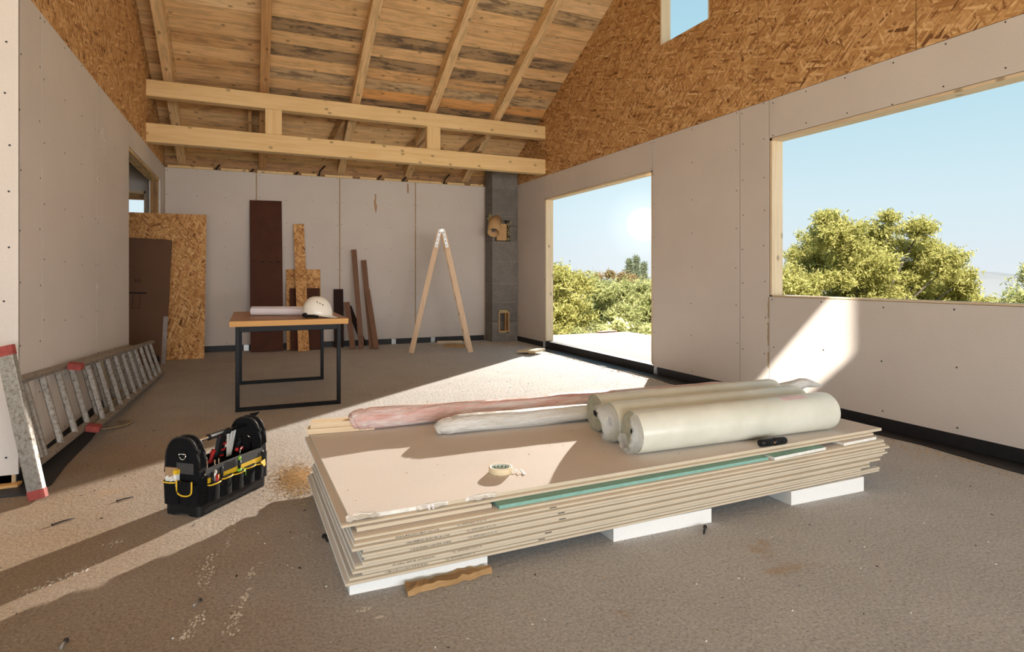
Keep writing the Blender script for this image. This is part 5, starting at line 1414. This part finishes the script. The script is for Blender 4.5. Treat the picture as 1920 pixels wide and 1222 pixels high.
for _ in range(3200):
    a_, b_ = random.gauss(0.225, 0.055), random.gauss(3.52, 0.15)
    L_, w_ = random.uniform(.003, .011), random.uniform(.0012, .004); t = random.uniform(0, math.pi); ca, sa = math.cos(t), math.sin(t)
    zz = 0.001 + 0.010 * math.exp(-((a_ - .235) / .06) ** 2 - ((b_ - 3.56) / .10) ** 2)
    mb.add([(a_ + ca * u * L_ - sa * v * w_, b_ + sa * u * L_ + ca * v * w_, zz + z_) for u, v, z_ in ((-.5, -.5, 0), (.5, -.4, .001), (.45, .5, .002), (-.4, .5, 0), (.1, 0, .003))], [(0, 1, 4), (1, 2, 4), (2, 3, 4), (3, 0, 4)])
put('sawdust_crumbs', mb, plain('fresh_sawdust', (0.60, 0.42, 0.23), .95, 0, .3, 60), label='loose sawdust crumbs spread between tool bag and stack', cat='sawdust', kind='stuff', M=Matrix())

# pale plaster scuffs dragged over the floor
mb = MB()
for (xa, ya, xb2, yb2, n_, w_) in ((-0.066, 3.07, -0.098, 2.72, 60, .016), (-0.157, 2.70, -0.150, 2.42, 70, .03), (0.018, 2.55, -0.012, 2.44, 30, .014), (-0.19, 2.10, -0.145, 2.26, 60, .022), (-0.062, 2.09, -0.03, 2.28, 60, .02), (-0.03, 2.28, -0.005, 2.36, 30, .015), (-0.545, 2.97, -0.50, 3.03, 26, .03), (-0.72, 2.64, -0.57, 2.78, 60, .03), (0.335, 2.05, 0.36, 2.07, 22, .018), (0.378, 1.99, 0.40, 2.0, 20, .016), (0.15, 2.74, 0.33, 2.78, 24, .012),
                                   (3.45, 2.62, 3.55, 2.1, 60, .03), (3.3, 3.0, 3.6, 2.5, 40, .04), (3.75, 2.2, 3.8, 1.7, 50, .02), (3.78, 2.56, 3.84, 2.44, 40, .03)):
    for _ in range(n_):
        t = random.random(); cx = xa + (xb2 - xa) * t + random.gauss(0, w_ * .5); cy = ya + (yb2 - ya) * t + random.gauss(0, w_ * .4); r_ = random.uniform(.002, .009)
        if 0.26 < cx < 3.1 and 2.09 < cy < 3.45: continue
        k_ = random.randint(4, 6); a0 = random.uniform(0, 6)
        mb.add([(cx + r_ * random.uniform(.4, 1.1) * math.cos(a0 + 6.283 * q / k_) * .7, cy + r_ * random.uniform(.5, 1.4) * math.sin(a0 + 6.283 * q / k_), 0.0008 + .0002 * random.random()) for q in range(k_)], [tuple(range(k_))])
put('plaster_scuffs', mb, plain('plaster_dust', (0.66, 0.62, 0.57), 0.95), label='pale plaster scuffs streaked over the floor', cat='scuffs', kind='stuff', M=Matrix())

# ------------------------------------------------------------------ outdoors
mb = MB(); mb.box((4.335, -4.0, -0.35), (6.93, 10.28, -0.005)); put('terrace', mb, MAT['terrace'], kind='structure', label='pale concrete terrace slab outside the doorway', M=Matrix())
mb = MB(); mb.box((-0.22, -0.06, 0), (0.22, 0.06, 0.05)); put('brick_edge', mb, plain('red_brick', (0.42, 0.22, 0.15), .9), M=Matrix.Translation((6.5, 10.36, -0.03)) @ Matrix.Rotation(R(8), 4, 'Z'), label='reddish block lying at the far edge of the terrace', cat='block')
# land falling away from the house
gx = np.concatenate([np.linspace(-60, 0, 8), np.linspace(4, 60, 20), np.linspace(80, 400, 10)]); gy = np.concatenate([np.linspace(-60, -6, 8), np.linspace(-2, 60, 22), np.linspace(80, 400, 10)])
V = []
for yy in gy:
    for xx in gx:
        d = max(0, max(xx - 7, yy - 10.3)); V.append((xx, yy, -0.42 - 0.16 * min(d, 25) - 0.02 * max(0, d - 25) + 0.3 * mnoise.noise(Vector((xx * .12, yy * .12, 0))) * min(1, d * .15)))
nX = len(gx)
mb = MB(); mb.add(V, [(j * nX + i, j * nX + i + 1, (j + 1) * nX + i + 1, (j + 1) * nX + i) for j in range(len(gy) - 1) for i in range(nX - 1)], 0, True)
put('ground', mb, MAT['earth'], kind='structure', M=Matrix())
V = []; nH = 60
for i in range(nH + 1):
    az_ = R(15 + 90 * i / nH); d = 620
    hgt = 6 + 16 * (mnoise.noise(Vector((i * .13, 1.2, 0))) + .55) + 5 * mnoise.noise(Vector((i * .5, 4, 0)))
    for k, (dd, hh) in enumerate(((0, -40), (60, hgt * .55), (140, hgt), (300, hgt * .8))):
        V.append(((d + dd) * math.sin(az_), (d + dd) * math.cos(az_), hh - 12))
mb = MB(); mb.add(V, [(i * 4 + k, i * 4 + k + 1, (i + 1) * 4 + k + 1, (i + 1) * 4 + k) for i in range(nH) for k in range(3)], 0, True)
put('hills', mb, MAT['hill'], kind='structure', M=Matrix())

def leaf_mesh(name, centers, radii, n_per, size, flat=0.8, aspect=0.55, droop=0.0):
    """a crown: leaf sprays scattered through round masses, denser near their skins"""
    Pts = []
    for c, r_, n in zip(centers, radii, n_per):
        nb = 22
        d0 = rng.normal(size=(nb, 3)); d0 /= np.linalg.norm(d0, axis=1)[:, None]
        sub = np.array(c) + d0 * (r_ * rng.uniform(0.25, 0.95, nb))[:, None] * np.array((1, 1, flat))
        ns = max(nb, n // 12); k = rng.integers(0, nb, ns)
        d = rng.normal(size=(ns, 3)); d /= np.linalg.norm(d, axis=1)[:, None]
        spray = sub[k] + d * (r_ * 0.46 * rng.uniform(0.1, 1.0, ns) ** 0.5)[:, None] * np.array((1.15, 1.15, 0.6))
        axis = d + (spray - np.array(c)) / r_ + rng.normal(scale=.4, size=d.shape); axis /= np.linalg.norm(axis, axis=1)[:, None]
        t = rng.uniform(-1, 1, (ns, 12)) * (0.06 * r_ + size * 1.5)
        p = spray[:, None, :] + axis[:, None, :] * t[:, :, None] + rng.normal(scale=size * 0.7, size=(ns, 12, 3))
        Pts.append(p.reshape(-1, 3))
    P = np.concatenate(Pts); n = len(P)
    a = rng.normal(size=(n, 3)); a[:, 2] -= droop; a /= np.linalg.norm(a, axis=1)[:, None]
    b = np.cross(a, rng.normal(size=(n, 3))); b /= np.linalg.norm(b, axis=1)[:, None]
    s = size * rng.uniform(0.6, 1.3, n)[:, None]
    V = np.stack([P - a * s, P + b * s * aspect * .5 - a * s * .1, P + a * s, P - b * s * aspect * .5 - a * s * .1], 1).reshape(-1, 3)
    me = bpy.data.meshes.new(name)
    me.vertices.add(4 * n); me.vertices.foreach_set('co', V.astype(np.float32).ravel())
    me.loops.add(4 * n); me.loops.foreach_set('vertex_index', np.arange(4 * n, dtype=np.int32))
    me.polygons.add(n); me.polygons.foreach_set('loop_start', np.arange(0, 4 * n, 4, dtype=np.int32)); me.polygons.foreach_set('loop_total', np.full(n, 4, dtype=np.int32))
    me.update(calc_edges=True); me.validate()
    return me

def tree(name, base, masses, n_leaf, size, mat, label, cat='tree', trunk_r=0.16, flat=0.8, group=None):
    """masses: (x, y, z, r) in world space; trunk and limbs reach into each of them"""
    t = thing(name, base, label=label, cat=cat, group=group)
    tot = sum(m_[3] ** 2 for m_ in masses)
    me = leaf_mesh('crown', [m_[:3] for m_ in masses], [m_[3] for m_ in masses], [int(n_leaf * m_[3] ** 2 / tot) for m_ in masses], size, flat)
    me.materials.append(mat)
    o = bpy.data.objects.new('crown', me); C.objects.link(o); o.parent = t; o.matrix_basis = Matrix.Translation(-Vector(base)); o['kind'] = 'stuff'
    mb = MB(2); B = Vector(base); c = Vector((sum(m_[0] for m_ in masses), sum(m_[1] for m_ in masses), sum(m_[2] for m_ in masses))) / len(masses)
    fork = B.lerp(c, 0.55); mb.tube([B + Vector((0, 0, -.3)), B.lerp(fork, .5) + Vector((.08, -.05, 0)), fork], [trunk_r * 1.25, trunk_r, trunk_r * .8], 8); put('trunk', mb, MAT['bark'], t)
    mb = MB(2)
    for m_ in masses:
        q = Vector(m_[:3]); mid = fork.lerp(q, .5) + Vector((random.uniform(-.2, .2), random.uniform(-.2, .2), .1))
        mb.tube([fork, mid, q], [trunk_r * .4, trunk_r * .25, trunk_r * .1], 6)
        for _ in range(5):
            d = Vector((random.gauss(0, 1), random.gauss(0, 1), random.gauss(.3, .8))).normalized()
            mb.tube([q, q + d * m_[3] * .5, q + d * m_[3] * .85 + Vector((0, 0, .05))], [trunk_r * .14, trunk_r * .08, trunk_r * .02], 5)
    put('limbs', mb, MAT['bark'], t)
    return t
SY, CY_ = math.sin(R(YAW)), math.cos(R(YAW))
def at(px, py, t):
    u, v = (px - 960) / 1140, (517 - py) / 1140
    return (t * (SY + u * CY_), t * (CY_ - u * SY), CAM_H + t * v)
def masses_at(lst, t):
    out = []
    for i, (px, py, rp_) in enumerate(lst):
        tt = t * (1 + 0.05 * ((i * 7) % 5 - 2) / 2)
        out.append((*at(px, py, tt), rp_ * tt / 1140))
    return out
# the big walnut-like tree that fills the wide window
big = [(1575, 440, 46), (1640, 450, 42), (1530, 480, 48), (1600, 505, 62), (1690, 500, 55), (1725, 430, 26), (1740, 470, 32), (1700, 545, 60), (1500, 540, 50), (1590, 575, 66), (1780, 495, 32), (1800, 530, 32), (1775, 560, 46), (1660, 600, 70), (1490, 600, 56), (1545, 408, 20), (1560, 620, 70), (1760, 620, 64), (1668, 408, 16), (1835, 575, 30)]
mm = masses_at(big, 21.0); b0 = at(1640, 700, 21.0); tree('leafy_tree', (b0[0], b0[1], -3.9), mm, 200000, 0.075, MAT['leaf'], 'large yellow-green tree filling the wide window', trunk_r=0.15, flat=.9)
sm_ = [(1905, 560, 30), (1880, 590, 34), (1925, 520, 22), (1950, 560, 50), (1860, 615, 40), (1990, 600, 60), (1900, 640, 50)]
mm = masses_at(sm_, 17.0); b0 = at(1920, 760, 17.0); tree('leafy_tree', (b0[0], b0[1], -3.2), mm, 9000, 0.075, MAT['leaf2'], 'loose tree cut off by the right edge of the wide window', trunk_r=0.12)
lo_ = [(1850, 590, 40), (1820, 620, 50), (1450, 600, 60), (1400, 620, 60), (1480, 640, 60), (1880, 640, 60)]
mm = masses_at(lo_, 26.0); b0 = at(1640, 650, 26.0); tree('leafy_bush', (b0[0], b0[1], -4.0), mm, 9000, 0.10, MAT['leaf2'], 'pale bushes low behind the big window tree', 'bush', 0.08)
dl = [(1035, 520, 34), (1070, 535, 36), (1010, 540, 50), (1050, 575, 48), (1085, 590, 30), (1020, 610, 60), (1060, 620, 40), (985, 560, 60)]
mm = masses_at(dl, 15.5); b0 = at(1035, 650, 15.5); tree('leafy_tree', (b0[0], b0[1], -1.6), mm, 50000, 0.06, MAT['leaf'], 'yellow-green tree at the left jamb of the terrace doorway', trunk_r=0.12)
dm = [(1125, 545, 34), (1160, 550, 36), (1200, 550, 36), (1240, 555, 40), (1120, 590, 38), (1170, 595, 42), (1215, 600, 44), (1260, 600, 46), (1140, 625, 36), (1190, 630, 40), (1240, 630, 40), (1300, 580, 50)]
mm = masses_at(dm, 18.5); b0 = at(1185, 640, 18.5); tree('leafy_tree', (b0[0], b0[1], -2.2), mm, 64000, 0.065, MAT['leaf2'], 'broad light green trees massed beyond the terrace', trunk_r=0.14)
fr_ = [(1160, 612, 16), (1130, 622, 14), (1195, 618, 16), (1220, 622, 14), (1090, 628, 14), (1245, 622, 16)]
mm = masses_at(fr_, 13.6); b0 = at(1165, 640, 13.6); tree('low_shrub', (b0[0], b0[1], -1.0), mm, 5000, 0.05, MAT['leaf2'], 'low dry shrub right behind the terrace edge', 'shrub', 0.03)
rd = [(1120, 522, 10), (1145, 515, 9), (1165, 520, 12), (1185, 525, 14), (1105, 530, 10)]
mm = masses_at(rd, 34.0); b0 = at(1140, 600, 34.0); tree('leafy_tree', (b0[0], b0[1], -4.5), mm, 4500, 0.10, m_leaf('russet_leaves', (0.20, 0.15, 0.07), (0.30, 0.22, 0.11), (0.40, 0.30, 0.16)), 'russet treetops showing behind the doorway trees', trunk_r=0.12)
def conifer(px, ptop, pbot, wpx, t, label, n=2600):
    tp, bt = at(px, ptop, t), at(px, pbot, t); h_ = tp[2] - bt[2]; w_ = wpx * t / 1140 / 2
    e = thing('conifer', (bt[0], bt[1], bt[2] - 4), label=label, cat='tree', group='conifers behind the trees')
    ms = [(bt[0], bt[1], bt[2] + h_ * k / 9, max(.12, w_ * (1 - (k / 9.5) ** 1.4))) for k in range(10)]
    me = leaf_mesh('crown', [m_[:3] for m_ in ms], [m_[3] for m_ in ms], [n // 10] * 10, 0.16, 0.9, .4)
    me.materials.append(MAT['needle']); o = bpy.data.objects.new('crown', me); C.objects.link(o); o.parent = e; o.matrix_basis = Matrix.Translation((-bt[0], -bt[1], -bt[2] + 4)); o['kind'] = 'stuff'
    mb = MB(2); mb.tube([(bt[0], bt[1], bt[2] - 4.2), (bt[0], bt[1], bt[2]), (bt[0], bt[1], tp[2] - .2)], [.2, .16, .03], 7); put('trunk', mb, MAT['bark'], e)
conifer(1180, 490, 525, 18, 60, 'rounded dark conifer above the doorway trees, leftmost')
conifer(1193, 484, 526, 12, 62, 'tall pointed conifer above the doorway trees')
conifer(1207, 496, 526, 9, 64, 'small pointed conifer near the right jamb of the doorway')
